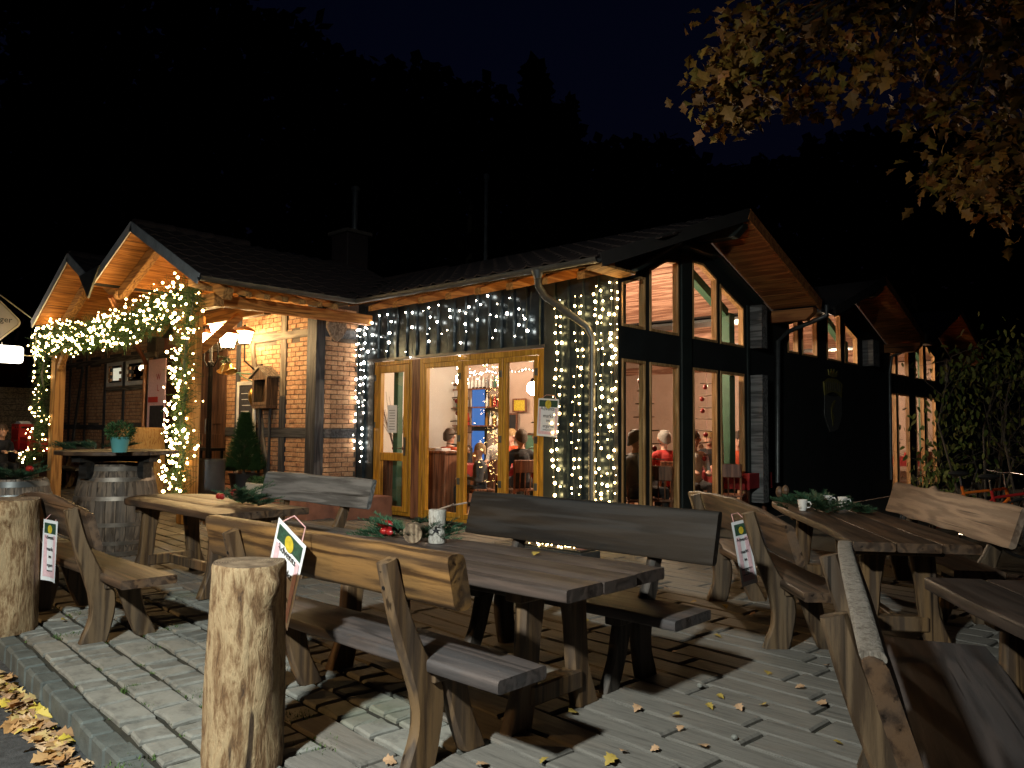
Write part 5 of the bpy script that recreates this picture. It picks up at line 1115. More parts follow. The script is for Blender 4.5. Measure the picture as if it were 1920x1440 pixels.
# ------------------------------------------------------------------ people
def person(label, loc, rz, top, pants, hair, seat=.46, k=1., arms='table', group=None, prop=None, hat=None):
    t_ = thing('person', label, 'person', loc, rz, group)
    h = seat+.10
    S_ = []   # capsules p0, p1, r0, r1, material
    def cap(p, q, r0, r1, m): S_.append((Vector(p)*1, Vector(q)*1, r0, r1, m))
    cap((-.08, 0, h), (.08, 0, h), .13, .13, 1); cap((0, 0, h+.02), (0, -.02, h+.22), .14, .135, 0); cap((0, -.02, h+.22), (0, -.0, h+.40), .145, .15, 0)
    cap((-.13, 0, h+.46), (.13, 0, h+.46), .085, .085, 0); cap((0, .0, h+.46), (0, .02, h+.60), .06, .055, 2)
    cap((0, .03, h+.68), (0, .025, h+.76), .085, .098, 2); cap((0, .115, h+.70), (0, .13, h+.685), .016, .018, 2); cap((0, .09, h+.63), (0, .07, h+.66), .045, .06, 2)
    for s in (-1, 1):
        cap((s*.10, .035, h+.715), (s*.102, .03, h+.735), .02, .022, 2)
        cap((s*.09, .02, h), (s*.11, .43, h+.0), .085, .065, 1); cap((s*.11, .43, h), (s*.11, .42, .10), .062, .042, 1); cap((s*.11, .40, .045), (s*.12, .56, .035), .042, .036, 3)
        cap((s*.19, 0, h+.45), (s*.235, .05, h+.17), .055, .045, 0)
        hz = h+.22 if arms == 'table' else h+.30
        cap((s*.235, .05, h+.17), (s*.12, .30, hz), .044, .032, 0); w = Vector((s*.11, .33, hz))
        cap(w, w+Vector((-s*.015, .06, 0)), .03, .034, 2)
        for f in range(4):
            b = w+Vector((-s*.015+(f-1.5)*.019, .075, 0)); cap(b, b+Vector((0, .035, -.012)), .0105, .010, 2); cap(b+Vector((0, .035, -.012)), b+Vector((0, .045, -.035-.004*(f % 3))), .010, .009, 2)
        b = w+Vector((-s*.045, .03, 0)); cap(b, b+Vector((-s*.02, .045, -.008)), .0115, .0095, 2)
    mb = MB()
    for p, q, r0, r1, m in S_:
        d = q-p; n = 10; path = [p-d.normalized()*r0*.75, p-d.normalized()*r0*.4, p, q, q+d.normalized()*r1*.4, q+d.normalized()*r1*.75]; mb.tube(path, [r0*.6, r0*.9, r0, r1, r1*.9, r1*.6], n)
    me = mb.mesh('body', ['skin']); o = link('body', me, t_)
    md = o.modifiers.new('r', 'REMESH'); md.mode = 'VOXEL'; md.voxel_size = .0125
    sm = o.modifiers.new('s', 'SMOOTH'); sm.iterations = 3; sm.factor = .5
    dg = bpy.context.evaluated_depsgraph_get(); me2 = bpy.data.meshes.new_from_object(o.evaluated_get(dg)); o.modifiers.clear(); o.data = me2; bpy.data.meshes.remove(me)
    me2.materials.clear()
    for m in (top, pants, 'skin', 'cloth_dark'): me2.materials.append(MATS[m])
    co = np.empty(len(me2.polygons)*3); me2.polygons.foreach_get('center', co); co = co.reshape(-1, 3); best = np.full(len(co), 9.); idx = np.zeros(len(co), dtype=np.int32)
    for p, q, r0, r1, m in S_:
        p_, d = np.array(p), np.array(q-p); tt = np.clip(((co-p_)@d)/(d@d), 0, 1); dist = np.linalg.norm(co-p_-tt[:, None]*d, axis=1)-(r0+(r1-r0)*tt)
        b = dist < best; best[b] = dist[b]; idx[b] = m
    me2.polygons.foreach_set('material_index', idx); me2.polygons.foreach_set('use_smooth', [True]*len(idx)); me2.update()
    for s in (-1, 1): MB().ball((s*.034, .112, h+.735), .011, 8, 5).build('eye', 'ink', t_, smooth=True)
    MB().box(-.025, .025, .112, .118, h+.665, h+.672).build('mouth', 'ink_red', t_)
    hm = MB(); secs = []
    for i in range(7):
        a = math.pi*(.02+.52*i/6); secs.append([(.108*math.sin(a)*math.cos(b), .01+(.122 if math.sin(b) < .2 else .112)*math.sin(a)*math.sin(b), h+.755+.125*math.cos(a)-(.10*max(0, -math.sin(b)) if i == 6 else 0)) for b in [2*math.pi*j/16 for j in range(16)]])
    secs = [[(Vector(q)-Vector((0, .01, h+.755)))*(1+.10*noise.noise(Vector(q)*22+Vector(loc)))+Vector((0, .01, h+.755)) for q in sc_] for sc_ in secs]
    hm.loft(secs).build('hair', hat or hair, t_, smooth=True)
    if hat: MB().tube([(0, 0, h+.86), (.02, -.04, h+.95), (.09, -.05, h+.96)], [.085, .045, .012], 10).ball((.10, -.05, h+.95), .028, 8, 6).build('hat_tip', hat, t_, smooth=True)
    if prop == 'plate':
        MB().lathe([(.001, 0), (.07, 0), (.11, .015), (.11, .02), (.001, .008)], 18, (0, .40, h+.29)).build('plate', 'ceramic', t_, smooth=40)
    t_.scale = (k, k, k); return t_
def at(x, d, z=0): p = bp(x, 800, d=d); return (p.x, p.y, z)
person('seated person in black coat holding a white plate beside the sign', (-18.93, 4.95, 0), rad(-80), 'cloth_navy', 'cloth_navy', 'hair_brown', .5, arms='plate', prop='plate')
log('log_stool', 'round log stool under the person in the black coat', (-18.97, 4.95, 0), .2, .47, 'peeled_log', 4.4, 'stool')
FL = .02
def chair(label, loc, rz):
    t = thing('wooden_chair', label, 'chair', loc, rz, 'wooden chairs in the dining room'); MB().box(-.21, .21, -.2, .2, .42, .455).build('seat', 'counter_wood', t, bevel=.01)
    for x in (-.18, .18): MB().tube([(x, .18, 0), (x, .16, .42)], .018, 6).build('leg', 'counter_wood', t); MB().tube([(x, -.22, 0), (x, -.18, .44), (x*1.05, -.24, .92)], .018, 6).build('leg', 'counter_wood', t)
    MB().box(-.2, .2, -.245, -.22, .72, .93).build('backrest', 'counter_wood', t, bevel=.01)
    for x in (-.09, 0, .09): MB().tube([(x, -.19, .44), (x, -.23, .74)], .01, 6).build('spindle', 'counter_wood', t)
def dining(label, loc, rz, cloth='red_cloth', L=1.5, W=.8):
    t = thing('dining_table', label, 'table', loc, rz, 'red covered tables in the dining room'); MB().box(-L/2, L/2, -W/2, W/2, .72, .75).build('tabletop', 'counter_wood', t)
    MB().box(-L/2-.01, L/2+.01, -W/2-.01, W/2+.01, .751, .756).box(-L/2-.014, L/2+.014, -W/2-.016, -W/2-.011, .5, .755).box(-L/2-.014, L/2+.014, W/2+.011, W/2+.016, .5, .755).box(L/2+.011, L/2+.015, -W/2-.01, W/2+.01, .52, .754).build('tablecloth', cloth, t)
    for x in (-L/2+.08, L/2-.08):
        for y in (-W/2+.08, W/2-.08): MB().box(x-.03, x+.03, y-.03, y+.03, 0, .72).build('leg', 'counter_wood', t)
    for x, y in ((-.3, .1), (.3, -.1), (0, .15), (.5, .1)): MB().lathe([(.001, 0), (.03, 0), (.035, .13), (.03, .13), (.001, .02)], 12, (x, y, .757)).build('drinking_glass', 'window_glass', t)
    MB().lathe([(.001, 0), (.03, 0), (.03, .11), (.001, .11)], 12, (.1, -.05, .757)).build('candle', 'candle', t)
    return t
def pxat(x, d): return at(x, d, FL)
T = [(850, 15.2, 0, 'red covered table with diners behind the folding glass doors'), (985, 14.2, 0, 'red covered table near the folding door edge'), (1345, 13.2, 0, 'red covered table behind the first tall gable window'), (1262, 14.2, 0, 'red covered table where the diner in the red sweater sits'), (1690, 22, 0, 'red covered table deep in the hall behind the far window')]
for x, d, a, lab in T: dining(lab, pxat(x, d), rad(a))
person('diner in orange jacket at the table behind the counter', pxat(842, 14.2), rad(10), 'cloth_orange', 'cloth_dark', 'hair_brown')
person('diner in navy sweater behind the folding doors', pxat(868, 16.2), rad(190), 'cloth_navy', 'cloth_dark', 'hair_blond')
person('child in grey sweater seated close behind the folding doors', pxat(901, 12.9), rad(150), 'cloth_grey', 'cloth_navy', 'hair_blond', .42, .86)
person('diner in white shirt with grey hair far behind the folding doors', pxat(935, 16.2), rad(200), 'cloth_white', 'cloth_dark', 'hair_grey')
person('diner in dark coat beside the folding door edge', pxat(978, 13.0), rad(60), 'cloth_dark', 'cloth_dark', 'hair_brown')
person('grey haired diner in bright red sweater behind the gable window', pxat(1246, 13.0), rad(60), 'cloth_red', 'cloth_navy', 'hair_grey')
person('diner in dark jacket sitting close behind the corner window', pxat(1190, 11.2), rad(-30), 'cloth_grey', 'cloth_dark', 'hair_brown')
person('diner in brown jumper beside the red table in the gable window', pxat(1330, 14.5), rad(200), 'cloth_dark', 'cloth_navy', 'hair_blond')
for x, d, a, lab in ((842, 14.15, 10, 'wooden chair under the diner in the orange jacket'), (868, 16.25, 190, 'wooden chair under the diner in the navy sweater'), (901, 12.9, 150, 'wooden chair under the child in grey'), (935, 16.25, 200, 'wooden chair under the white shirted diner'), (978, 13.0, 60, 'wooden chair under the dark coated diner'), (1246, 13.0, 60, 'wooden chair under the diner in the red sweater'), (1190, 11.2, -30, 'wooden chair under the diner in the corner window'), (1330, 14.55, 200, 'wooden chair under the diner in brown'), (1368, 12.2, 20, 'empty wooden chair by the table in the gable window'), (1235, 11.3, 30, 'empty wooden chair behind the window corner'), (1725, 21, 40, 'empty wooden chair in the far window')): chair(lab, pxat(x, d), rad(a))
# counter, shelf, screen, lamps
t = thing('reception_counter', 'reddish brown wooden counter just inside the glass doors', 'counter', (*at(828, 13.2)[:2], FL), rad(0)); MB().box(-.36, .36, -.25, .25, 0, 1.02).build('cabinet', 'counter_wood', t, bevel=.008); MB().box(-.40, .40, -.29, .29, 1.021, 1.06).build('countertop', 'counter_wood', t, bevel=.006); MB().box(-.2, .12, -.1, .1, 1.061, 1.10).build('menu_stack', 'paper', t)
t = thing('bar_shelf', 'back wall shelf with rows of bottles and small lights', 'shelf', (-12.6, 12.78, 1.5))
for k in range(3): MB().box(-.8, .8, -.14, .05, k*.42, k*.42+.03).build('shelf_board', 'counter_wood', t)
for k in range(3):
    for i in range(13): MB().lathe([(.001, 0), (.035, 0), (.035, .16), (.012, .22), (.012, .28), (.001, .28)], 8, (-.72+i*.12, -.05, k*.42+.031)).build('bottle', RND.choice(('green_post', 'gold', 'cloth_red', 'ceramic', 'chrome')), t)
bulbs([(RND.uniform(-.8, .8), -.16, RND.uniform(.9, 1.5)) for _ in range(34)], t, 'bulb_cool', .7)
t = thing('blue_screen', 'blue glowing display panel on the dining room wall', 'screen', (*bp(897, 775, v=12.7)[:2], .9)); MB().box(-.22, .22, 0, .05, -.2, 1.5).build('frame', 'iron_black', t); MB().box(-.2, .2, -.006, -.001, .6, 1.45).box(-.2, .2, -.006, -.001, -.15, .5).build('display', 'screen_blue', t)
t = thing('wall_wreath', 'dark green wreath hanging on the pale inner wall', 'wreath', (*bp(930, 745, v=12.8)[:2], 1.9)); mb = MB()
for k in range(140): a = RND.uniform(0, 6.28); fir_twig(mb, (.2*math.cos(a), 0, .2*math.sin(a)), (math.cos(a)*RND.uniform(-1, 1), -.5, math.sin(a)*RND.uniform(-1, 1)), .1, .04, 6)
stuff(mb.build('needles', 'fir', t))
def pendant(label, loc, e, drop=.9):
    t = thing('pendant_lamp', label, 'lamp', loc, 0, 'pendant lamps in the dining room'); MB().tube([(0, 0, drop), (0, 0, .2)], .006, 5).build('cable', 'iron_black', t)
    MB().lathe([(.02, .26), (.05, .24), (.07, .18), (.001, .18)], 16).build('socket', 'iron_black', t, smooth=40); MB().ball((0, 0, .06), .13, 14, 9).build('globe', e, t, smooth=True)
pendant('white pendant lamp glowing above the table behind the folding doors', (*at(1000, 14.6)[:2], 2.15), 'globe_glow'); pendant('added white pendant fill lamp near the back of the dining room', (-11.6, 11.2, 2.4), 'globe_glow'); pendant('added white pendant fill lamp in the first gable bay', (-7.6, 10.6, 2.75), 'globe_fill', 1.3); pendant('added white pendant fill lamp in the second gable bay', (-7.7, 16.0, 2.75), 'globe_fill', 1.3); pendant('added white pendant fill lamp in the third gable bay', (-7.7, 21.6, 2.75), 'globe_fill', 1.3)  # all but the first lamp are added to brighten the rooms
def picture(label, loc, w, h, mat, axis='v'):
    t = thing('wall_picture', label, 'picture', loc, 0 if axis == 'v' else rad(90), None); fm = MB(); ring(fm, R4(-w/2, w/2, -h/2, h/2), .035, lambda a, b, q: (a, q, b), -.03, 0); fm.build('frame', 'counter_wood', t); MB().box(-w/2+.03, w/2-.03, -.012, -.004, -h/2+.03, h/2-.03).build('print', mat, t)
for i, (x, y, w, h, m, c) in enumerate(((812, 745, .5, .4, 'poster_green', 'green'), (835, 760, .35, .5, 'cloth_red', 'red'), (852, 735, .4, .4, 'paper', 'pale'), (955, 800, .5, .6, 'cloth_dark', 'dark'), (975, 760, .4, .3, 'poster_gold', 'golden'), (1000, 830, .5, .4, 'cloth_green', 'sage'))):
    picture('framed %s picture on the inner wall behind the folding doors' % c, bp(x, y, v=12.83), w, h, m)
for i, (x, d, top, hr, lab) in enumerate(((960, 15.4, 'cloth_orange', 'hair_blond', 'diner in orange jumper at the back of the dining room'), (1010, 15.0, 'cloth_green', 'hair_brown', 'diner in sage green jumper beside the globe lamp'), (1385, 13.6, 'cloth_orange', 'hair_brown', 'diner in orange jumper behind the green pillar'), (1300, 12.6, 'cloth_white', 'hair_brown', 'diner in pale shirt behind the window post'))):
    person(lab, pxat(x, d), rad(170+20*i), top, 'cloth_dark', hr); chair(lab.replace('diner in', 'wooden chair under the diner in'), pxat(x, d+.04), rad(170+20*i))
for v in (10.4, 16.4, 22.3): hh(MB().box(UH-1.7, UH-.5, v-.9, v-.86, 2.62, 2.68), 'lamp_rail', 'plaster_white')
wl = thing('indoor_garland', 'string of tiny lights along the back bar wall', 'fairy lights', (-12.9, 12.75, 2.75)); MB().tube([(k*.2, 0, -.05*math.sin(k*1.1)**2) for k in range(17)], .006, 4).build('wire', 'wire', wl); bulbs([(k*.1, -.02, -.05*math.sin(k*.55)**2) for k in range(33)], wl, 'bulb_cool', .8)
# stick ladders with baubles hanging in the windows
def stick_tree(label, top, n, w0, w1, step, seed):
    r = random.Random(seed); t = thing('stick_hanging', label, 'decoration', top, 0, 'driftwood stick hangings in the windows'); MB().tube([(0, 0, .1), (0, 0, -n*step)], .004, 4).build('string', 'twine', t)
    for i in range(n):
        w = w0+(w1-w0)*i/(n-1); z = -(i+.5)*step; a = r.uniform(-.1, .1); MB().tube([(-w/2, r.uniform(-.04, .04), z-a*w/2), (0, 0, z+r.uniform(-.01, .01)), (w/2, r.uniform(-.04, .04), z+a*w/2)], [.010, .014, .008], 6).build('stick', 'stick_wood', t)
        if r.random() < .75:
            x = r.uniform(-w/2, w/2)*.8; MB().ball((x, -.02, z-.06), .04, 10, 7).build('bauble', r.choice(('red_bauble', 'red_bauble', 'white_bauble')), t, smooth=True)
stick_tree('driftwood stick hanging with red baubles in the first folding door', (-9.0, VH+.3, 2.42), 7, .18, .6, .19, 1); stick_tree('driftwood stick hanging with red baubles in the last folding door', (-7.3, VH+.35, 2.42), 7, .2, .6, .19, 2)
stick_tree('driftwood stick hanging in the lower window beside the hall corner', (UH-.35, 9.45, 2.3), 7, .15, .6, .19, 3); stick_tree('driftwood stick hanging in the lower window beside the green pillar', (UH-.40, 11.35, 2.3), 7, .2, .6, .19, 4)
stick_tree('driftwood stick hanging in the far gable window', (UH-.35, 20.3, 2.3), 6, .2, .6, .19, 5)
t = thing('orange_curtain', 'narrow orange curtain beside the green pillar in the gable window', 'curtain', (UH-.35, 11.55, .05)); MB().loft([[(.03*math.sin(k*1.9), k*.05*s, z) for k in range(7)]+[(.03*math.sin(k*1.9)+.01, k*.05*s, z) for k in range(6, -1, -1)] for z, s in ((0, 1.1), (1.2, .9), (2.3, .6))]).build('cloth', 'cloth_orange', t, smooth=60)
t = thing('door_plant', 'dried twig arrangement with red berries on a stand behind the ochre door', 'plant', (*at(742, 13.9)[:2], FL)); MB().box(-.2, .2, -.2, .2, 0, .95).build('stand', 'counter_wood', t); mb = MB()
for k in range(26): a = RND.uniform(0, 6.28); mb.tube([(0, 0, .95), (.1*math.cos(a), .1*math.sin(a), 1.3), (.28*math.cos(a+.4), .28*math.sin(a+.4), RND.uniform(1.5, 2.1))], [.01, .007, .003], 4)
mb.build('twigs', 'stick_wood', t); [MB().ball((RND.uniform(-.12, .12), RND.uniform(-.12, .12), 1.0+RND.uniform(0, .15)), .035, 8, 6).build('bauble', 'red_bauble', t, smooth=True) for _ in range(6)]

# ------------------------------------------------------------------ bicycles
def bicycle(label, loc, rz, mat):
    t = thing('bicycle', label, 'bicycle', loc, rz, 'parked bicycles'); R = .34
    for x in (-.53, .53):
        w = MB(); w.tube([(x+R*math.cos(a), 0, R+R*math.sin(a)) for a in [2*math.pi*k/28 for k in range(29)]], .02, 6); wo = w.build('wheel', 'rubber', t, smooth=True)
        sp = MB(); [sp.tube([(x, .0, R), (x+R*.97*math.cos(k*math.pi/8), 0, R+R*.97*math.sin(k*math.pi/8))], .0025, 3) for k in range(16)]; sp.tube([(x, -.04, R), (x, .04, R)], .02, 8); sp.build('spokes', 'chrome', wo)
    bb, st_, hd, ht, ra, fa = (-.05, 0, .30), (-.18, 0, .82), (.33, 0, .80), (.36, 0, .68), (-.53, 0, R), (.53, 0, R)
    MB().tube([bb, st_], .016).tube([bb, ht], .018).tube([(-.16, 0, .74), hd], .016).tube([hd, ht], .02).tube([bb, ra], .01).tube([(-.16, 0, .74), ra], .01).tube([ht, fa], .014).build('frame', mat, t, smooth=50)
    MB().tube([hd, (.31, 0, .98)], .014).tube([(.28, -.28, 1.0), (.31, 0, .98), (.28, .28, 1.0)], .013).build('handlebar', 'chrome', t, smooth=50); MB().tube([st_, (-.2, 0, .95)], .013).build('seat_post', 'chrome', t); MB().ball((-.21, 0, .97), .08, 10, 6, (1.6, .9, .4)).build('saddle', 'rubber', t, smooth=True)
    MB().tube([(-.05, -.06, .30), (.1, -.06, .22)], .01).tube([(-.05, .06, .30), (-.2, .06, .38)], .01).lathe([(.09, -.002), (.09, .002)], 20, (-.05, .03, .3)).build('crank', 'chrome', t)
    MB().tube([(-.53-.38*math.cos(a), 0, R+.38*math.sin(a)) for a in [rad(10+k*14) for k in range(10)]], .012, 5).build('mudguard', 'iron_black', t)
p = bp(1835, 1020, d=9.2); bicycle('orange framed bicycle parked behind the pale knotted bench', (p.x, p.y, 0), rad(40), 'bike_orange'); p = bp(1890, 1020, d=8.6); bicycle('red framed bicycle parked beside the orange one', (p.x, p.y, 0), rad(48), 'bike_red')

# ------------------------------------------------------------------ vegetation
def leaf_outline(L, W, n=9, lob=3.3):
    return [(L*i/n, W*math.sin(math.pi*min(.999, (i/n)**.85))*(1+.38*math.sin(i/n*math.pi*2*lob+.6))*.5+.001) for i in range(n+1)]
def add_leaf(mb, p, d, up, L, W, curl=.3, n=7):
    d = d.normalized(); sd = d.cross(up); sd = sd.normalized() if sd.length > .01 else Vector((1, 0, 0)); nn = sd.cross(d); o = leaf_outline(L, W, n); vs = []
    for x, w in o:
        c = p+d*x-nn*curl*x*x/L; vs += [c-sd*w+nn*curl*w*.5, c, c+sd*w+nn*curl*w*.5]
    fs = []
    for i in range(n): a = i*3; fs += [(a, a+1, a+4, a+3), (a+1, a+2, a+5, a+4)]
    mb.add(vs, fs)
# oak overhanging from the right
oak = thing('oak_tree', 'autumn oak overhanging the terrace with yellow brown lobed leaves', 'tree', (1.1, 6.9, -.02)); OO = oak.location
MB().tube([(0, 0, 0), (.03, -.02, 1.2), (-.02, .05, 2.6), (.02, 0, 4.2), (.1, .05, 6.2)], [.30, .24, .21, .17, .08], 14).build('trunk', 'tree_bark', oak, smooth=60)
cl = []
maskp = [(1410, 40), (1372, 70), (1362, 165), (1370, 212), (1420, 110), (1450, 170), (1520, 90), (1520, 180), (1600, 60), (1600, 160), (1660, 120), (1700, 40), (1720, 130), (1760, 190), (1790, 80), (1810, 220), (1850, 40), (1850, 150), (1890, 250), (1900, 90), (1905, 190), (1870, 290), (1900, 330), (1850, 350), (1800, 330), (1900, 390), (1480, 30), (1570, 10), (1660, 20), (1760, 10), (1890, 10), (1395, 190), (1770, 325), (1345, 150)]
limbs = MB(); lf = MB(); joints = [Vector((.02, 0, 3.6)), Vector((.05, .02, 4.4)), Vector((.1, .05, 5.4))]
hub = [bp(1920, 60, d=5.4)-OO, bp(1930, 250, d=5.8)-OO, bp(1750, -40, d=5.6)-OO]
for j, h_ in zip(joints[:3], hub): limbs.tube([j, (j*2+h_)/3+Vector((0, 0, .15)), h_], [.11, .07, .045], 8)
for (x, y) in maskp:
    c = bp(x, y, d=RND.uniform(4.9, 6.2))-OO; cl.append((c, .24)); h_ = min(hub, key=lambda q: (q-c).length); m = (h_+c)/2+Vector((RND.uniform(-.1, .1), RND.uniform(-.1, .1), RND.uniform(0, .2)))
    limbs.tube([h_, m, c], [.03, .016, .005], 5)
for _ in range(60):     # the rest of the crown above and right of the picture
    a = RND.uniform(0, 6.28); r = RND.uniform(.8, 3.2); c = Vector((r*math.cos(a), r*math.sin(a), RND.uniform(4.2, 7.2)))
    v = in_view(c+OO, 120)
    if v and not (v[0] > 1780 and v[1] < 60): continue
    if v is None and (c+OO-Vector((0, 0, 1.45))).length < 4: continue
    cl.append((c, .45)); limbs.tube([min(joints, key=lambda q: (q-c).length), c*.5+Vector((0, 0, 2.4)), c], [.06, .03, .006], 5)
for c, R in cl:
    for _ in range(70):
        q = c+Vector((RND.gauss(0, 1), RND.gauss(0, 1), RND.gauss(0, .75)))*R*.50; d = Vector((RND.gauss(0, 1), RND.gauss(0, 1), RND.gauss(-.35, .6)))
        s = RND.uniform(.055, .125); add_leaf(lf, q, d, Vector((RND.uniform(-1, 1), RND.uniform(-1, 1), 1)), s, s*.62, .35, 6)
limbs.build('branches', 'tree_bark', oak, smooth=60); stuff(lf.build('crown', 'oak_leaf', oak))
# climbing shrub on the right
sh = thing('hedge_shrub', 'tall tangled shrub with yellow green leaves right of the hall', 'shrub', (*bp(1830, 900, d=12.5)[:2], 0)); SO = sh.location; st_ = MB(); lf = MB()
for k in range(46):
    x = RND.uniform(1765, 2120); y = RND.uniform(650, 860)+max(0, (1800-x))*.9; c = bp(x, y, d=RND.uniform(11.2, 14.5))-SO; b = Vector((c.x*.75+RND.uniform(-.3, .3), c.y*.75+RND.uniform(-.3, .3), 0)); m = (b+c)/2+Vector((RND.uniform(-.35, .35), RND.uniform(-.35, .35), .3))
    st_.tube([b, m, c], [.02, .012, .004], 5)
    for _ in range(5): e = Vector((RND.gauss(0, 1), RND.gauss(0, 1), RND.gauss(-.2, .7)))*.4; st_.tube([m+(c-m)*RND.random(), c+e], [.006, .002], 4)
    for _ in range(34):
        q = c+Vector((RND.gauss(0, 1), RND.gauss(0, 1), RND.gauss(-.3, .9)))*.30; d = Vector((RND.gauss(0, 1), RND.gauss(0, 1), RND.gauss(-1, .5))); s = RND.uniform(.07, .13); add_leaf(lf, q, d, Vector((RND.uniform(-1, 1), RND.uniform(-1, 1), 1)), s, s*.6, .2, 4)
for px, py, n in ((1795, 700, 60), (1775, 780, 60), (1760, 850, 60), (1775, 890, 70), (1810, 760, 60), (1815, 690, 60), (1750, 800, 20), (1755, 900, 50), (1850, 680, 60), (1900, 670, 60)):
    c = bp(px, py, d=11.5)-SO
    for _ in range(n):
        q = c+Vector((RND.gauss(0, 1), RND.gauss(0, 1), RND.gauss(0, 1.2)))*.19; s = RND.uniform(.07, .13); add_leaf(lf, q, Vector((RND.gauss(0, .6), RND.gauss(0, .6), RND.gauss(-1, .4))), Vector((RND.uniform(-1, 1), RND.uniform(-1, 1), 1)), s, s*.6, .2, 4)
st_.build('stems', 'tree_bark', sh); stuff(lf.build('leaves', 'hedge_leaf', sh))
# wooded slope behind
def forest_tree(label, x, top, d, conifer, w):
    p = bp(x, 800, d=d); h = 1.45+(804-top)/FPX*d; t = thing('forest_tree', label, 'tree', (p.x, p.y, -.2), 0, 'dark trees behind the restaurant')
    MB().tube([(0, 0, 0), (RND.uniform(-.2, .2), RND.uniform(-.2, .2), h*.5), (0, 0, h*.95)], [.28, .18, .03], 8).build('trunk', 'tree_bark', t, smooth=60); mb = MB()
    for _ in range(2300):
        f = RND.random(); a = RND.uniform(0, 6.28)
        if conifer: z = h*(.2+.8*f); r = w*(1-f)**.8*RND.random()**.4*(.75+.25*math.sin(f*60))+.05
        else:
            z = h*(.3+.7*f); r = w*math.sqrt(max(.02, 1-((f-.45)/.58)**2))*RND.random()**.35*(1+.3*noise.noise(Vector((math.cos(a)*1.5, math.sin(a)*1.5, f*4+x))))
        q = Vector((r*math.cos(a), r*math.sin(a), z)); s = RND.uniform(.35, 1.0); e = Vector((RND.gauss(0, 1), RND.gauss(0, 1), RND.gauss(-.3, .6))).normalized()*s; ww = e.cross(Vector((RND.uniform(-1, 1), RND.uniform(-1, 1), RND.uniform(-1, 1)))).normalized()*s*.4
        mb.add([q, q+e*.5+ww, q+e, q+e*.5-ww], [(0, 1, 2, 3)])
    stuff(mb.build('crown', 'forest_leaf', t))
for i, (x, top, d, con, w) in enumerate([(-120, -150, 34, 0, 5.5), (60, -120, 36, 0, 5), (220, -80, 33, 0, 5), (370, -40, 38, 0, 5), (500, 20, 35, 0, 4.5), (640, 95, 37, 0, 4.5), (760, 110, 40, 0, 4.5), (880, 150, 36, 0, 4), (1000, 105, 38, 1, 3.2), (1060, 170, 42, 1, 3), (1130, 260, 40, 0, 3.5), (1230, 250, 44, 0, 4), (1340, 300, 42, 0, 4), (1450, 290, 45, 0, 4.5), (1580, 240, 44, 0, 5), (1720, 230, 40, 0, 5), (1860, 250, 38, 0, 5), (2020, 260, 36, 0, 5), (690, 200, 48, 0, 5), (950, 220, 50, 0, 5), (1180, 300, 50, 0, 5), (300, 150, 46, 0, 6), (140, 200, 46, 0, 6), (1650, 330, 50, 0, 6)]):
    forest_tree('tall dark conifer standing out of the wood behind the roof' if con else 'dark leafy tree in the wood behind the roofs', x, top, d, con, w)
hm = MB(); g = []
for i in range(41):
    for j in range(13):
        x = -90+i*4.5; y = 26+j*6; g.append((x, y, -.3+max(0, (y-30))*.22*(1+.3*noise.noise(Vector((x*.05, y*.05, 0))))*min(1, max(0, (10-x)/30)+.25)))
hm.add(g, [(i*13+j, (i+1)*13+j, (i+1)*13+j+1, i*13+j+1) for i in range(40) for j in range(12)]); struct(hm.build('hillside', 'earth', smooth=True))
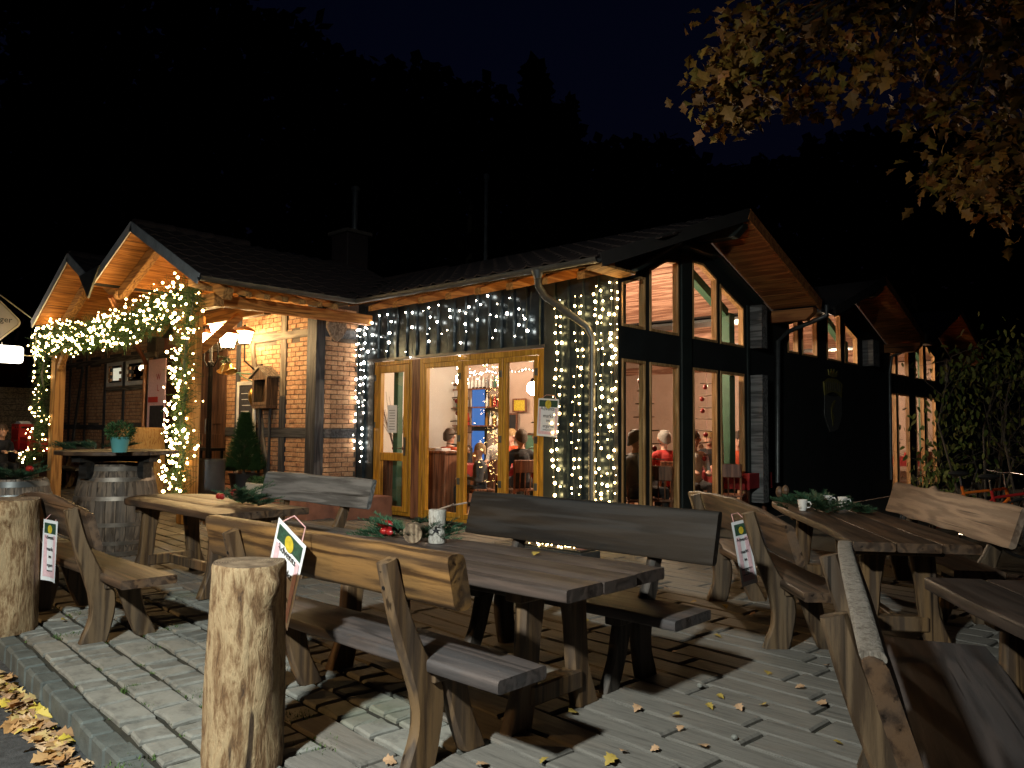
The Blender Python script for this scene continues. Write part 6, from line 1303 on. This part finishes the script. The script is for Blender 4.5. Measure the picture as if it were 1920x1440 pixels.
# fallen leaves
def fallen(label, loc, mat, s, group):
    mb = MB(); a = RND.uniform(0, 6.28); d = Vector((math.cos(a), math.sin(a), RND.uniform(-.05, .15))); add_leaf(mb, Vector((-d.x*s/2, -d.y*s/2, s*.10)), d, Vector((RND.uniform(-.35, .35), RND.uniform(-.35, .35), 1)), s, s*.8, RND.uniform(.15, .5), 9)
    zmin = min(v[2] for v in mb.v); mb.v = [(x, y, z-zmin) for x, y, z in mb.v]
    tag(mb.build('fallen_leaf', mat, None, loc), label, 'leaf', group)
spots = [(805, 1360, 1), (730, 1432, 1), (905, 1435, 1), (678, 1218, 1), (1005, 1040, 0), (1265, 1345, 0), (1330, 1328, 0), (1440, 1262, 0), (1350, 1308, 0), (1385, 1330, 1), (1430, 1323, 0), (1318, 1400, 1), (1228, 1408, 1), (1170, 1412, 1), (1195, 1332, 1), (1275, 1368, 1), (1145, 1432, 0), (1020, 1428, 0), (1075, 1338, 0), (1345, 1195, 0), (1460, 1200, 0), (1300, 1130, 0), (1330, 1122, 0), (1250, 1105, 1), (1210, 1085, 0), (1360, 1140, 0), (1410, 1155, 1), (1480, 1140, 0), (1580, 1295, 1), (1550, 1250, 1), (1500, 1290, 1), (1572, 1395, 0), (1100, 1165, 0), (860, 1120, 1), (925, 1250, 1), (1080, 1010, 0), (1010, 990, 0), (700, 965, 0), (750, 980, 0), (1265, 1222, 1), (1570, 1200, 1), (1540, 1320, 1), (290, 1170, 0), (120, 1165, 0), (1690, 1000, 1)]
for x, y, b in spots:
    p = bp(x, y, z=.005 if (x, y) != (1005, 1040) else ZT+.001)
    fallen('yellow oak leaf fallen on the grey paving' if not b else 'curled brown oak leaf fallen on the grey paving', p, 'brown_leaf' if b else 'yellow_leaf', RND.uniform(.04, .065), 'brown fallen leaves' if b else 'yellow fallen leaves')
lf = MB()
for _ in range(330):
    f = RND.random(); y = 1270+f*220; x = -10+(y-1270)*.86+abs(RND.gauss(0, 1))*-14+RND.gauss(0, 12)+8; p = bp(x, y, z=-.112); p.z += RND.random()*.03
    s_, t_ = to_st(p.x, p.y)
    if t_ > 1.05: continue
    a = RND.uniform(0, 6.28); s = RND.uniform(.06, .10); add_leaf(lf, p, Vector((math.cos(a), math.sin(a), RND.uniform(-.1, .35))), Vector((RND.uniform(-.6, .6), RND.uniform(-.6, .6), 1)), s, s*.75, RND.uniform(.1, .6), 8)
tag(stuff(lf.build('leaf_litter', 'dry_leaf')), 'drift of dry brown oak leaves along the kerb on the road', 'leaves')
# an acorn cap and small pebbles
for x, y in ((1377, 1388), (1312, 1290), (430, 1300), (255, 1175)):
    tag(MB().ball((0, 0, .014), .016, 8, 5, (1, 1, .85)).build('pebble', 'paver', None, bp(x, y, z=0)), 'small round pale pebble lying on the paving', 'pebble', 'pebbles on the paving')
